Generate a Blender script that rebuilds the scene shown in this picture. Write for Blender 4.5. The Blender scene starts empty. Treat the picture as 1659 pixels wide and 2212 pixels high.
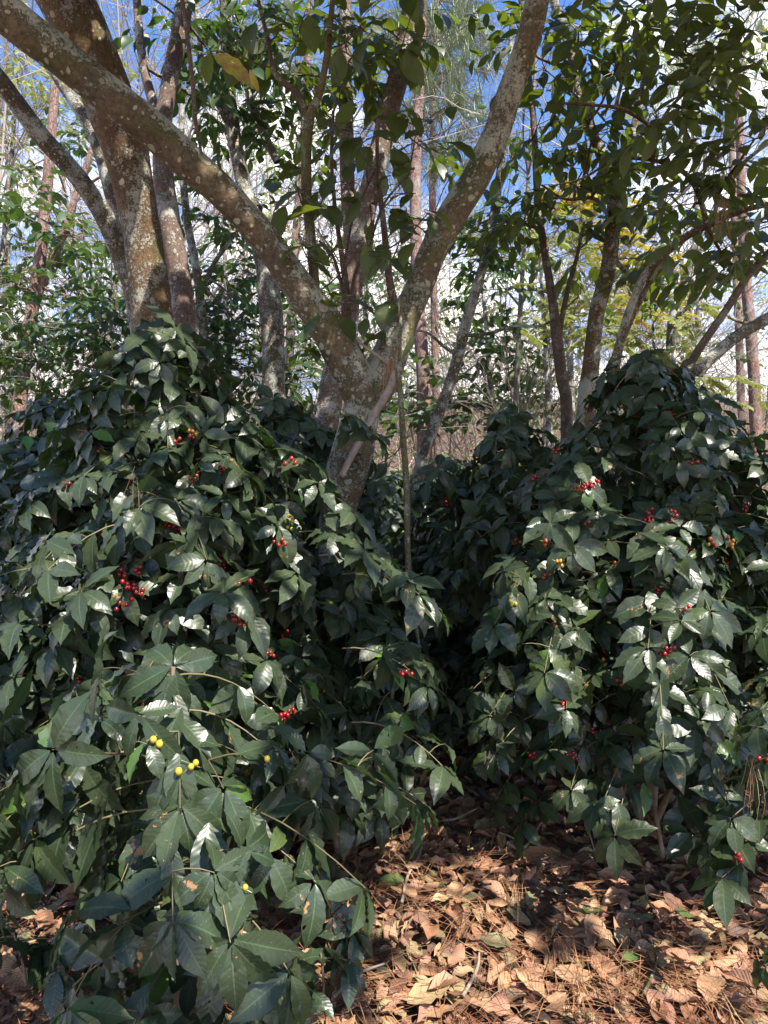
import bpy, math, random
import numpy as np
from mathutils import Vector
from mathutils.bvhtree import BVHTree
R = math.radians
SC = bpy.context.scene
COL = SC.collection
random.seed(7)
RG = np.random.default_rng(7)
U = random.uniform

# ------------------------------------------------------------------ camera, sky, sun, exposure
CAMH = 1.55
PITCH = R(-3.0)
cam_d = bpy.data.cameras.new('camera'); cam = bpy.data.objects.new('camera', cam_d); COL.objects.link(cam)
cam.location = (0, 0, CAMH); cam.rotation_euler = (R(90) + PITCH, 0, 0)
cam_d.sensor_fit = 'VERTICAL'; cam_d.angle_y = R(67.3) if hasattr(cam_d, 'angle_y') else 0
cam_d.sensor_height = 24; cam_d.lens = 12 / math.tan(R(67.3) / 2)
cam_d.clip_end = 500; cam_d.clip_start = 0.05
SC.camera = cam
FWD = np.array([0, math.cos(PITCH), math.sin(PITCH)]); UPV = np.array([0, -math.sin(PITCH), math.cos(PITCH)])
CP = np.array([0, 0, CAMH]); F = 1661.0

SUN_DIR = np.array([0.36, -0.44, 0.82]); SUN_DIR /= np.linalg.norm(SUN_DIR)      # towards the sun
SUN_EL = math.asin(SUN_DIR[2])
world = bpy.data.worlds.new('World'); SC.world = world; world.use_nodes = True
wn = world.node_tree.nodes; wl = world.node_tree.links
bg = wn['Background']; bg.inputs[1].default_value = 0.13
sky = wn.new('ShaderNodeTexSky'); sky.sky_type = 'NISHITA'; sky.sun_disc = False
sky.sun_elevation = SUN_EL; sky.sun_rotation = math.atan2(SUN_DIR[0], SUN_DIR[1])
sky.altitude = 1800; sky.air_density = 1.0; sky.dust_density = 0.3; sky.ozone_density = 2.5
tc = wn.new('ShaderNodeTexCoord'); mp = wn.new('ShaderNodeMapping'); mp.inputs['Scale'].default_value = (1, 1, 2.2)
nz = wn.new('ShaderNodeTexNoise'); nz.inputs['Scale'].default_value = 3.2; nz.inputs['Detail'].default_value = 8; nz.inputs['Roughness'].default_value = 0.6
rp = wn.new('ShaderNodeValToRGB'); rp.color_ramp.elements[0].position = 0.44; rp.color_ramp.elements[1].position = 0.58
mx = wn.new('ShaderNodeMix'); mx.data_type = 'RGBA'; mx.inputs['B'].default_value = (8.8, 8.7, 8.6, 1)
wl.new(tc.outputs['Generated'], mp.inputs[0]); wl.new(mp.outputs[0], nz.inputs['Vector']); sx = wn.new('ShaderNodeSeparateXYZ'); wl.new(tc.outputs['Generated'], sx.inputs[0]); m1 = wn.new('ShaderNodeMath'); m1.operation = 'MULTIPLY_ADD'; m1.inputs[1].default_value = -0.45; m1.inputs[2].default_value = 0.13; wl.new(sx.outputs[2], m1.inputs[0]); m2 = wn.new('ShaderNodeMath'); wl.new(m1.outputs[0], m2.inputs[0]); wl.new(nz.outputs['Fac'], m2.inputs[1]); m3 = wn.new('ShaderNodeMath'); m3.operation = 'MAXIMUM'; m3.inputs[1].default_value = 0.40; wl.new(m2.outputs[0], m3.inputs[0]); wl.new(m3.outputs[0], rp.inputs[0])
wl.new(rp.outputs[0], mx.inputs['Factor']); gr = wn.new('ShaderNodeMix'); gr.data_type = 'RGBA'; gr.blend_type = 'MULTIPLY'; gr.inputs['Factor'].default_value = 1; gr.inputs['B'].default_value = (0.62, 0.83, 1.12, 1); wl.new(sky.outputs[0], gr.inputs['A']); wl.new(gr.outputs['Result'], mx.inputs['A']); wl.new(mx.outputs['Result'], bg.inputs[0])
sd = bpy.data.lights.new('sun', 'SUN'); sd.energy = 5.0; sd.angle = R(0.53); sd.color = (1.0, 0.94, 0.86)
so = bpy.data.objects.new('sun', sd); COL.objects.link(so)
so.rotation_euler = Vector(SUN_DIR).to_track_quat('Z', 'Y').to_euler()
SC.view_settings.view_transform = 'Standard'; SC.view_settings.look = 'None'; SC.view_settings.gamma = 1
SC.view_settings.exposure = 1.3
SC.render.engine = 'CYCLES'
SC.cycles.max_bounces = 7; SC.cycles.diffuse_bounces = 4; SC.cycles.glossy_bounces = 2; SC.cycles.transmission_bounces = 4

# ------------------------------------------------------------------ maths helpers
def P(x, y, D):
    return CP + D * (np.array([1, 0, 0]) * (x - 829.5) / F + UPV * (1106 - y) / F + FWD)
def pix(p):
    q = np.asarray(p) - CP; d = q @ FWD
    return 829.5 + F * q[0] / d, 1106 - F * (q @ UPV) / d, d
def ray(x, y):
    d = P(x, y, 1) - CP; return d / np.linalg.norm(d)
def nrm(v):
    v = np.asarray(v, float); l = np.linalg.norm(v, axis=-1, keepdims=True); return v / np.maximum(l, 1e-9)
UP = np.array([0, 0, 1.0])
def gh(x, y):                                   # ground height: a low ridge of litter, soft lumps
    h = 0.035 * np.sin(1.7 * x + 0.6) * np.cos(1.3 * y + 0.2) + 0.02 * np.sin(4.1 * x + 2.2 * y)
    h = h + 0.07 * np.exp(-((x - 0.5) ** 2 / 0.5 + (y - 3.0) ** 2 / 0.18))
    far = np.clip((np.asarray(y, float) - 9) / 40, 0, 1.5)
    return h + far * far * 3.5
def on_ground(x, y):                            # where the picture's ray (x, y) meets the ground
    d = ray(x, y); t = 1.0
    for _ in range(400):
        p = CP + d * t
        if p[2] <= gh(p[0], p[1]): break
        t += 0.02
    return p
def spline(pts, n):
    pts = np.asarray(pts, float); m = len(pts)
    if m == 2:
        t = np.linspace(0, 1, n)[:, None]; return pts[0] * (1 - t) + pts[1] * t
    ext = np.vstack([2 * pts[0] - pts[1], pts, 2 * pts[-1] - pts[-2]])
    ts = np.linspace(0, m - 1 - 1e-6, n); out = []
    for t in ts:
        i = int(t); f = t - i; a, b, c, d = ext[i:i + 4]
        out.append(0.5 * (2 * b + (c - a) * f + (2 * a - 5 * b + 4 * c - d) * f * f + (3 * b - a - 3 * c + d) * f ** 3))
    return np.array(out)

class MB:                                       # collects geometry and links it as ONE mesh
    def __init__(s): s.v = []; s.q = []; s.t = []; s.n = 0; s.uv = []; s.r = []
    def add(s, v, quads=None, tris=None, uv=None, rnd=0.5):
        v = np.asarray(v, float); k = len(v); s.v.append(v)
        if quads is not None and len(quads): s.q.append(np.asarray(quads) + s.n)
        if tris is not None and len(tris): s.t.append(np.asarray(tris) + s.n)
        s.uv.append(np.zeros((k, 2)) if uv is None else uv)
        s.r.append(np.full(k, rnd) if np.isscalar(rnd) else rnd); s.n += k
    def tube(s, pts, rad, sides=8, lump=0.0, seed=0.0, rnd=0.5, cap=False):
        pts = np.asarray(pts, float); n = len(pts); rad = np.broadcast_to(np.asarray(rad, float), (n,))
        T = nrm(np.gradient(pts, axis=0)); a = np.array([0, 0, 1.0]) if abs(T[0][2]) < 0.8 else np.array([1.0, 0, 0])
        Nn = nrm(np.cross(T[0], a)); Ns = [Nn]
        for i in range(1, n):
            Nn = nrm(Nn - T[i] * (Nn @ T[i])); Ns.append(Nn)
        Ns = np.array(Ns); Bs = np.cross(T, Ns); th = np.arange(sides) * 2 * math.pi / sides
        r = np.repeat(rad[:, None], sides, 1)
        if lump:
            z = np.cumsum(np.r_[0, np.linalg.norm(np.diff(pts, axis=0), axis=1)])[:, None]
            tt = th[None, :]
            r = r * (1 + lump * (0.5 * np.sin(2 * tt + z * 7 + seed) + 0.4 * np.sin(3 * tt - z * 11 + seed * 2) + 0.35 * np.sin(tt + z * 19 + seed)
                                 + 0.25 * np.sin(5 * tt + z * 27 + 3 * seed)))
        v = pts[:, None, :] + r[:, :, None] * (np.cos(th)[None, :, None] * Ns[:, None, :] + np.sin(th)[None, :, None] * Bs[:, None, :])
        i = np.arange(n - 1)[:, None] * sides; j = np.arange(sides)[None, :]; j2 = (j + 1) % sides
        q = np.stack([i + j, i + j2, i + sides + j2, i + sides + j], -1).reshape(-1, 4)
        v = v.reshape(-1, 3); tr = None
        if cap:
            v = np.vstack([v, pts[0], pts[-1]]); k = n * sides; jj = np.arange(sides)
            tr = np.vstack([np.stack([np.full(sides, k), (jj + 1) % sides, jj], -1), np.stack([np.full(sides, k + 1), k - sides + jj, k - sides + (jj + 1) % sides], -1)])
        s.add(v, q, tr, rnd=rnd)
    def ball(s, c, r, seg=8, rings=6, rnd=0.5, sq=1.0):
        ph = np.linspace(0.12, math.pi - 0.12, rings); th = np.arange(seg) * 2 * math.pi / seg
        v = np.stack([np.sin(ph)[:, None] * np.cos(th), np.sin(ph)[:, None] * np.sin(th), np.cos(ph)[:, None] * sq * np.ones(seg)], -1).reshape(-1, 3) * r + c
        i = np.arange(rings - 1)[:, None] * seg; j = np.arange(seg)[None, :]; j2 = (j + 1) % seg
        q = np.stack([i + j, i + seg + j, i + seg + j2, i + j2], -1).reshape(-1, 4)
        k = rings * seg; v = np.vstack([v, c + np.array([0, 0, r * sq]), c - np.array([0, 0, r * sq])]); jj = np.arange(seg)
        t = np.vstack([np.stack([np.full(seg, k), jj, (jj + 1) % seg], -1), np.stack([np.full(seg, k + 1), k - seg + (jj + 1) % seg, k - seg + jj], -1)])
        s.add(v, q, t, rnd=rnd)
    def build(s, name, mat, parent=None, smooth=True):
        v = np.vstack(s.v).astype(np.float32)
        q = np.vstack(s.q) if s.q else np.zeros((0, 4), int); t = np.vstack(s.t) if s.t else np.zeros((0, 3), int)
        me = bpy.data.meshes.new(name); me.vertices.add(len(v)); me.vertices.foreach_set('co', v.ravel())
        li = np.concatenate([q.ravel(), t.ravel()]).astype(np.int32); me.loops.add(len(li)); me.loops.foreach_set('vertex_index', li)
        ls = np.concatenate([np.arange(len(q)) * 4, len(q) * 4 + np.arange(len(t)) * 3]).astype(np.int32)
        me.polygons.add(len(ls)); me.polygons.foreach_set('loop_start', ls)
        me.polygons.foreach_set('use_smooth', np.full(len(ls), smooth))
        uv = np.vstack(s.uv)[li].astype(np.float32); ul = me.uv_layers.new(name='uv'); ul.data.foreach_set('uv', uv.ravel())
        at = me.attributes.new('rnd', 'FLOAT', 'POINT'); at.data.foreach_set('value', np.concatenate(s.r).astype(np.float32))
        me.update(calc_edges=True); me.materials.append(mat)
        o = bpy.data.objects.new(name, me); COL.objects.link(o)
        if parent is not None:
            o.parent = parent; o.location = -parent.location
        return o

def tag(o, label, cat=None, group=None, kind=None):
    if label: o['label'] = label
    if cat: o['category'] = cat
    if group: o['group'] = group
    if kind: o['kind'] = kind
    return o
def empty(name, loc):
    o = bpy.data.objects.new(name, None); COL.objects.link(o); o.location = [float(c) for c in loc]; o.empty_display_size = 0.1
    return o

# ------------------------------------------------------------------ leaf templates
def leaf_template(nl, nw, prof, fold=0.25, bend=0.5, wave=0.0, freq=4, twist=0.0, seed=0, curl=0.0, serr=0.0):
    r = np.random.default_rng(seed); S = np.array([a for a, b in prof]); W = np.array([b for a, b in prof])
    s = np.linspace(0, 1, nl + 1); w = np.interp(s, S, W)
    th = bend * s; ds = 1 / nl
    xc = np.r_[0, np.cumsum(np.cos((th[1:] + th[:-1]) / 2)) * ds]; zc = -np.r_[0, np.cumsum(np.sin((th[1:] + th[:-1]) / 2)) * ds]
    c = np.linspace(-1, 1, nw + 1); ph = r.uniform(0, 6.28, 2); v = np.zeros((nl + 1, nw + 1, 3))
    for i in range(nl + 1):
        ww = w[i] * (1 + (serr * (1 if i % 2 else -1) if 0 < i < nl else 0))
        y = c * ww; z = fold * np.abs(c) * ww + curl * c * c * ww
        z = z + wave * np.where(c < 0, np.sin(s[i] * freq * 6.28 + ph[0]), np.sin(s[i] * freq * 6.28 + ph[1])) * c * c * (ww / 0.2)
        a = twist * s[i]; y, z = y * math.cos(a) - z * math.sin(a), y * math.sin(a) + z * math.cos(a)
        v[i, :, 0] = xc[i] + z * math.sin(th[i]); v[i, :, 1] = y; v[i, :, 2] = zc[i] + z * math.cos(th[i])
    i = np.arange(nl)[:, None] * (nw + 1); j = np.arange(nw)[None, :]
    q = np.stack([i + j, i + nw + 1 + j, i + nw + 2 + j, i + j + 1], -1).reshape(-1, 4)
    uv = np.stack([np.broadcast_to((c + 1) / 2, (nl + 1, nw + 1)), np.broadcast_to(s[:, None], (nl + 1, nw + 1))], -1).reshape(-1, 2)
    return v.reshape(-1, 3), q, uv
COFFEE = [(0, .01), (.05, .045), (.14, .12), (.28, .195), (.45, .225), (.62, .2), (.76, .135), (.86, .065), (.93, .028), (1, .003)]
NARROW = [(0, .01), (.05, .045), (.16, .125), (.32, .19), (.48, .212), (.64, .185), (.78, .115), (.88, .05), (.94, .022), (1, .003)]
OVAL = [(0, .02), (.08, .1), (.25, .21), (.5, .26), (.75, .19), (.9, .09), (1, .01)]
BROAD = [(0, .02), (.06, .1), (.2, .22), (.4, .29), (.6, .27), (.78, .18), (.9, .08), (1, .01)]
def tset(n, nl, nw, prof, fold=(.1, .5), bend=(.1, 1.0), wave=(.01, .03), freq=(3, 5), twist=(-.3, .3), curl=(0, 0), serr=0.0, seed=1):
    rr = random.Random(seed)
    return [leaf_template(nl, nw, prof, rr.uniform(*fold), rr.uniform(*bend), rr.uniform(*wave), rr.uniform(*freq), rr.uniform(*twist), seed * 97 + k, rr.uniform(*curl), serr) for k in range(n)]
T_NEAR = tset(14, 12, 4, COFFEE, fold=(.05, .35), bend=(.15, 1.2), wave=(.018, .045), freq=(3.5, 5.5), seed=1)
T_FRONT = tset(14, 14, 6, NARROW, fold=(.05, .32), bend=(.15, 1.15), wave=(.014, .034), freq=(4, 6), seed=2)
T_MID = tset(10, 6, 2, COFFEE, fold=(.1, .4), bend=(.2, 1.0), wave=(.0, .02), seed=3)
T_FAR = tset(6, 3, 2, OVAL, fold=(.1, .4), bend=(.1, .7), wave=(0, 0), seed=4)
T_CROWN = tset(10, 8, 2, COFFEE, fold=(.0, .35), bend=(.0, .9), wave=(0, .015), seed=5)
T_BROAD = tset(10, 16, 4, BROAD, fold=(.02, .25), bend=(.1, 1.1), wave=(.004, .018), freq=(3, 5), serr=.015, seed=6)
T_DEAD = tset(16, 9, 4, OVAL, fold=(-.2, .4), bend=(-.5, .8), wave=(.02, .07), freq=(1.2, 3.2), twist=(-.6, .6), curl=(-.5, .6), seed=7)
T_DEADB = tset(10, 9, 4, NARROW, fold=(-.3, .6), bend=(-.8, 1.0), wave=(.02, .08), freq=(1.2, 3.2), twist=(-.9, .9), curl=(-.6, 1.2), seed=8)
T_LEAFLET = tset(4, 3, 2, NARROW, fold=(.1, .3), bend=(.1, .5), wave=(0, 0), seed=9)

class Leaves:
    def __init__(s): s.L = []
    def add(s, p, d, n, l, w=1.0, r=None): s.L.append((*p, *d, *n, l, w, random.random() if r is None else r))
    def fill(s, mb, T):
        if not s.L: return
        A = np.array(s.L); X = nrm(A[:, 3:6]); N0 = A[:, 6:9]; Y = nrm(np.cross(N0, X)); Z = np.cross(X, Y)
        pick = RG.integers(0, len(T), len(A))
        for k, (tv, tq, tuv) in enumerate(T):
            m = np.where(pick == k)[0]
            if not len(m): continue
            l = A[m, 9][:, None, None]; w = A[m, 10][:, None, None]
            v = A[m, None, 0:3] + l * (tv[None, :, 0:1] * X[m, None] + w * tv[None, :, 1:2] * Y[m, None] + tv[None, :, 2:3] * Z[m, None])
            nv = len(tv); q = (tq[None] + np.arange(len(m))[:, None, None] * nv).reshape(-1, 4)
            mb.add(v.reshape(-1, 3), q, uv=np.tile(tuv, (len(m), 1)), rnd=np.repeat(A[m, 11], nv))
    def build(s, name, T, mat, parent):
        mb = MB(); s.fill(mb, T); return mb.build(name, mat, parent)

# ------------------------------------------------------------------ materials
def new_mat(name):
    m = bpy.data.materials.new(name); m.use_nodes = True; nt = m.node_tree; nt.nodes.clear()
    return m, nt.nodes, nt.links
class NB:
    def __init__(s, N, L): s.N = N; s.L = L
    def n(s, t, **k):
        o = s.N.new(t)
        for a, b in k.items(): setattr(o, a, b)
        return o
    def link(s, a, b): s.L.new(a, b)
    def math(s, op, a, b=None, c=None, clamp=False):
        o = s.N.new('ShaderNodeMath'); o.operation = op; o.use_clamp = clamp
        for i, x in enumerate((a, b, c)):
            if x is None: continue
            if isinstance(x, (int, float)): o.inputs[i].default_value = x
            else: s.L.new(x, o.inputs[i])
        return o.outputs[0]
    def mix(s, f, a, b, blend='MIX'):
        o = s.N.new('ShaderNodeMix'); o.data_type = 'RGBA'; o.blend_type = blend
        for nm, x in (('Factor', f), ('A', a), ('B', b)):
            if isinstance(x, (int, float)): o.inputs[nm].default_value = x
            elif isinstance(x, tuple): o.inputs[nm].default_value = (*x, 1) if len(x) == 3 else x
            else: s.L.new(x, o.inputs[nm])
        return o.outputs['Result']
    def ramp(s, f, stops, interp='LINEAR'):
        o = s.N.new('ShaderNodeValToRGB'); cr = o.color_ramp; cr.interpolation = interp
        while len(cr.elements) < len(stops): cr.elements.new(0.5)
        for e, (p, c) in zip(cr.elements, stops):
            e.position = p; e.color = (*c, 1) if isinstance(c, tuple) else (c, c, c, 1)
        s.L.new(f, o.inputs[0]); return o.outputs[0]
    def noise(s, vec, scale, detail=4, rough=0.55, dist=0.0):
        o = s.N.new('ShaderNodeTexNoise'); o.inputs['Scale'].default_value = scale; o.inputs['Detail'].default_value = detail
        o.inputs['Roughness'].default_value = rough; o.inputs['Distortion'].default_value = dist
        if vec is not None: s.L.new(vec, o.inputs['Vector'])
        return o

def leaf_mat(name, c1, c2, rough=0.38, trans=0.2, tcol=(0.1, 0.2, 0.02), vein=(0.12, 0.17, 0.07), veins=True, spots=0.0, spotcol=(0.3, 0.16, 0.07), nv=9.0, lime=None, spec=0.5, bumpd=0.0025):
    m, N, L = new_mat(name); b = NB(N, L)
    at = b.n('ShaderNodeAttribute', attribute_name='rnd'); r = at.outputs['Fac']
    co = b.n('ShaderNodeTexCoord'); ob = co.outputs['Object']
    col = b.mix(r, c1, c2)
    nz = b.noise(ob, 14, 3)
    col = b.mix(b.math('MULTIPLY', nz.outputs['Fac'], 0.5), col, tuple(x * 1.5 for x in c2)); col = b.mix(b.ramp(r, [(0.93, 0.0), (0.97, 0.75)]), col, (0.06, 0.085, 0.02))
    if lime:                                     # now and then a young pale leaf
        col = b.mix(b.math('GREATER_THAN', r, lime[0]), col, lime[1])
    pb = b.n('ShaderNodeBsdfPrincipled')
    if veins:
        sp = b.n('ShaderNodeSeparateXYZ'); b.link(co.outputs['UV'], sp.inputs[0])
        a = b.math('ABSOLUTE', b.math('SUBTRACT', sp.outputs[0], 0.5)); a2 = b.math('MULTIPLY', a, 2.0)
        mid = b.math('LESS_THAN', a2, 0.055)
        ph = b.math('SUBTRACT', b.math('MULTIPLY', sp.outputs[1], nv), b.math('MULTIPLY', a2, nv * 0.13))
        h = b.math('ABSOLUTE', b.math('SINE', b.math('MULTIPLY', ph, math.pi)))
        lat = b.math('LESS_THAN', h, 0.13)
        col = b.mix(b.math('MULTIPLY', mid, 0.75), col, vein); col = b.mix(b.math('MULTIPLY', lat, 0.2), col, vein)
        hh = b.math('MULTIPLY', h, h)
        bp = b.n('ShaderNodeBump'); bp.inputs['Strength'].default_value = 0.095; bp.inputs['Distance'].default_value = bumpd
        b.link(hh, bp.inputs['Height']); b.link(bp.outputs[0], pb.inputs['Normal'])
    if spots:
        s1 = b.noise(ob, 9, 2); s2 = b.noise(ob, 45, 4, 0.7)
        f = b.math('MULTIPLY', s1.outputs['Fac'], s2.outputs['Fac']); f = b.math('GREATER_THAN', f, 0.42 - spots * 0.03)
        col = b.mix(f, col, spotcol)
        vo = b.n('ShaderNodeTexVoronoi'); vo.inputs['Scale'].default_value = 130; b.link(ob, vo.inputs['Vector'])
        f2 = b.math('LESS_THAN', vo.outputs['Distance'], 0.1); col = b.mix(b.math('MULTIPLY', f2, 0.35), col, (0.4, 0.42, 0.38))
    geo = b.n('ShaderNodeNewGeometry')
    col2 = b.mix(geo.outputs['Backfacing'], col, b.mix(0.5, col, tuple(min(1, x * 1.9 + 0.012) for x in c2)))
    b.link(col2, pb.inputs['Base Color'])
    rr = b.math('ADD', b.math('MULTIPLY', b.noise(ob, 30, 3).outputs['Fac'], 0.22), rough - 0.1); b.link(b.math('ADD', rr, b.math('MULTIPLY', geo.outputs['Backfacing'], 0.2)), pb.inputs['Roughness'])
    pb.inputs['Specular IOR Level'].default_value = spec
    out = b.n('ShaderNodeOutputMaterial')
    def holes(sh):
        if spots < .7: return sh
        hn = b.noise(ob, 55, 1); hs = b.math('MULTIPLY', b.math('GREATER_THAN', hn.outputs['Fac'], 0.735), b.math('GREATER_THAN', b.math('FRACT', b.math('MULTIPLY', r, 7.0)), 0.45))
        tp_ = b.n('ShaderNodeBsdfTransparent'); mh = b.n('ShaderNodeMixShader'); b.link(hs, mh.inputs[0]); b.link(sh, mh.inputs[1]); b.link(tp_.outputs[0], mh.inputs[2]); return mh.outputs[0]
    if trans:
        tr = b.n('ShaderNodeBsdfTranslucent'); ms = b.n('ShaderNodeMixShader'); ms.inputs[0].default_value = trans
        tr.inputs['Color'].default_value = (*tcol, 1)
        b.link(b.mix(r, tcol, tuple(x * 0.6 for x in tcol)), tr.inputs['Color'])
        b.link(pb.outputs[0], ms.inputs[1]); b.link(tr.outputs[0], ms.inputs[2]); b.link(holes(ms.outputs[0]), out.inputs[0])
    else: b.link(pb.outputs[0], out.inputs[0])
    return m

def bark_mat(name, c1, c2, lichen=(0.42, 0.44, 0.36), disc=0.5, gran=0.5, moss=0.3, mosscol=(0.07, 0.085, 0.02), sc=1.0, rings=True, fissure=0.0, topside=0.0):
    m, N, L = new_mat(name); b = NB(N, L); co = b.n('ShaderNodeTexCoord'); ob = co.outputs['Object']
    mpn = b.n('ShaderNodeMapping'); mpn.inputs['Scale'].default_value = (sc, sc, sc * (0.35 if fissure else 0.8)); b.link(ob, mpn.inputs[0]); v0 = mpn.outputs[0]
    n1 = b.noise(v0, 5, 6, 0.65); col = b.mix(b.ramp(n1.outputs['Fac'], [(0.3, 0.0), (0.7, 1.0)]), c1, c2)
    n1b = b.noise(v0, 60, 5, 0.75); col = b.mix(b.ramp(n1b.outputs['Fac'], [(0.42, 0.0), (0.62, 0.75)]), col, tuple(x * 0.45 for x in c1))
    hgt = b.math('MULTIPLY', n1b.outputs['Fac'], 0.5)
    if fissure:
        w = b.n('ShaderNodeTexVoronoi'); w.feature = 'DISTANCE_TO_EDGE'; w.inputs['Scale'].default_value = 60; b.link(v0, w.inputs['Vector'])
        fs = b.ramp(w.outputs['Distance'], [(0.0, 0.0), (0.12, 1.0)]); col = b.mix(b.math('MULTIPLY', b.math('SUBTRACT', 1.0, fs), fissure), col, tuple(x * 0.35 for x in c1))
        hgt = b.math('ADD', hgt, b.math('MULTIPLY', fs, 1.2))
    if rings:                                    # fine cross wrinkles of smooth bark
        wv = b.n('ShaderNodeTexWave'); wv.bands_direction = 'Z'; wv.inputs['Scale'].default_value = 14; wv.inputs['Distortion'].default_value = 9; wv.inputs['Detail'].default_value = 3; wv.inputs['Detail Scale'].default_value = 2
        b.link(ob, wv.inputs['Vector']); col = b.mix(b.math('MULTIPLY', b.ramp(wv.outputs['Fac'], [(0.0, 1.0), (0.25, 0.0)]), 0.15), col, tuple(x * 0.5 for x in c1)); hgt = b.math('ADD', hgt, b.math('MULTIPLY', wv.outputs['Fac'], 0.08))
    geo = b.n('ShaderNodeNewGeometry'); gz = b.n('ShaderNodeSeparateXYZ'); b.link(geo.outputs['Normal'], gz.inputs[0])
    topf = b.math('MULTIPLY', gz.outputs[2], topside)
    dn = b.noise(ob, 9, 2); dv = b.n('ShaderNodeVectorMath', operation='MULTIPLY_ADD'); b.link(dn.outputs['Color'], dv.inputs[0]); dv.inputs[1].default_value = (0.06,) * 3; b.link(ob, dv.inputs[2])
    # granular lichen
    big = b.noise(ob, 7 * sc, 4, .65); sm = b.noise(ob, 105 * sc, 5, 0.8)
    g = b.math('ADD', b.math('ADD', b.math('MULTIPLY', big.outputs['Fac'], 0.9), b.math('MULTIPLY', sm.outputs['Fac'], 0.9)), topf)
    gm = b.ramp(b.math('SUBTRACT', g, 1.01 - gran * 0.2), [(0.0, 0.0), (0.05, 1.0)])
    if moss:
        mo = b.noise(ob, 3.3 * sc, 4, 0.65); mm = b.ramp(b.math('ADD', mo.outputs['Fac'], b.math('MULTIPLY', topf, 0.5)), [(0.62 - moss * 0.25, 0.0), (0.76 - moss * 0.2, 0.85)])
        mm = b.math('MULTIPLY', mm, b.ramp(sm.outputs['Fac'], [(0.35, 0.35), (0.6, 1.0)])); col = b.mix(mm, col, mosscol); hgt = b.math('ADD', hgt, b.math('MULTIPLY', mm, 0.5))
    col = b.mix(b.math('MULTIPLY', gm, 0.8), col, tuple(x * 0.85 for x in lichen)); hgt = b.math('ADD', hgt, b.math('MULTIPLY', gm, 0.6))
    # crustose lichen discs at two sizes
    for scl, k, tint in ((17, disc * .9, 1.0), (40, disc, 1.1)):
        vo = b.n('ShaderNodeTexVoronoi'); vo.inputs['Scale'].default_value = scl * sc; b.link(dv.outputs[0], vo.inputs['Vector'])
        spc = b.n('ShaderNodeSeparateXYZ'); b.link(vo.outputs['Color'], spc.inputs[0])
        thr = b.math('MULTIPLY', b.math('SUBTRACT', spc.outputs[0], 1.0 - k * 1.25), 0.62)
        mk = b.ramp(b.math('SUBTRACT', thr, vo.outputs['Distance']), [(0.0, 0.0), (0.03, 1.0)])
        rim = b.ramp(b.math('SUBTRACT', thr, vo.outputs['Distance']), [(0.03, 1.0), (0.1, 0.72), (0.16, 0.92)])
        lc = b.mix(spc.outputs[1], tuple(x * tint for x in lichen), (lichen[0] * 0.82 * tint, lichen[1] * 0.72 * tint, lichen[2] * 0.55 * tint))
        lc = b.mix(1.0, lc, rim, 'MULTIPLY'); col = b.mix(b.math('MULTIPLY', mk, 0.85), col, lc); hgt = b.math('ADD', hgt, b.math('MULTIPLY', mk, 0.35))
    pb = b.n('ShaderNodeBsdfPrincipled'); b.link(col, pb.inputs['Base Color']); pb.inputs['Roughness'].default_value = 0.85; pb.inputs['Specular IOR Level'].default_value = 0.25
    bp = b.n('ShaderNodeBump'); bp.inputs['Strength'].default_value = 0.8; bp.inputs['Distance'].default_value = 0.006; b.link(hgt, bp.inputs['Height']); b.link(bp.outputs[0], pb.inputs['Normal'])
    out = b.n('ShaderNodeOutputMaterial'); b.link(pb.outputs[0], out.inputs[0]); return m

def plain_mat(name, stops, rough=0.7, scale=20, spec=0.4, attr=True, bump=0.0, veins=False):
    m, N, L = new_mat(name); b = NB(N, L); co = b.n('ShaderNodeTexCoord'); ob = co.outputs['Object']
    at = b.n('ShaderNodeAttribute', attribute_name='rnd'); nz = b.noise(ob, scale, 4, 0.65)
    f = b.math('ADD', at.outputs['Fac'], b.math('MULTIPLY', b.math('SUBTRACT', nz.outputs['Fac'], 0.5), 0.35)) if attr else nz.outputs['Fac']
    col = b.ramp(f, stops); pb = b.n('ShaderNodeBsdfPrincipled'); pb.inputs['Roughness'].default_value = rough; pb.inputs['Specular IOR Level'].default_value = spec
    if veins:
        sp = b.n('ShaderNodeSeparateXYZ'); b.link(co.outputs['UV'], sp.inputs[0]); a2 = b.math('MULTIPLY', b.math('ABSOLUTE', b.math('SUBTRACT', sp.outputs[0], 0.5)), 2.0)
        ph = b.math('SUBTRACT', b.math('MULTIPLY', sp.outputs[1], 9.0), b.math('MULTIPLY', a2, 2.4)); h = b.math('ABSOLUTE', b.math('SINE', b.math('MULTIPLY', ph, math.pi)))
        mid = b.math('LESS_THAN', a2, 0.05); ln = b.math('MAXIMUM', mid, b.math('MULTIPLY', b.math('LESS_THAN', h, 0.12), 0.5))
        s2 = b.noise(ob, 60, 3, 0.7); col = b.mix(b.ramp(s2.outputs['Fac'], [(0.55, 0.0), (0.72, 0.55)]), col, (0.09, 0.05, 0.03))
        col = b.mix(b.math('MULTIPLY', ln, 0.25), col, (0.16, 0.09, 0.05)); bp = b.n('ShaderNodeBump'); bp.inputs['Strength'].default_value = 0.35; bp.inputs['Distance'].default_value = 0.004
        b.link(b.math('ADD', b.math('POWER', h, 0.5), b.math('MULTIPLY', s2.outputs['Fac'], 0.8)), bp.inputs['Height']); b.link(bp.outputs[0], pb.inputs['Normal'])
    elif bump:
        bp = b.n('ShaderNodeBump'); bp.inputs['Strength'].default_value = 0.8; bp.inputs['Distance'].default_value = bump; b.link(nz.outputs['Fac'], bp.inputs['Height']); b.link(bp.outputs[0], pb.inputs['Normal'])
    b.link(col, pb.inputs['Base Color']); out = b.n('ShaderNodeOutputMaterial'); b.link(pb.outputs[0], out.inputs[0]); return m

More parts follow.
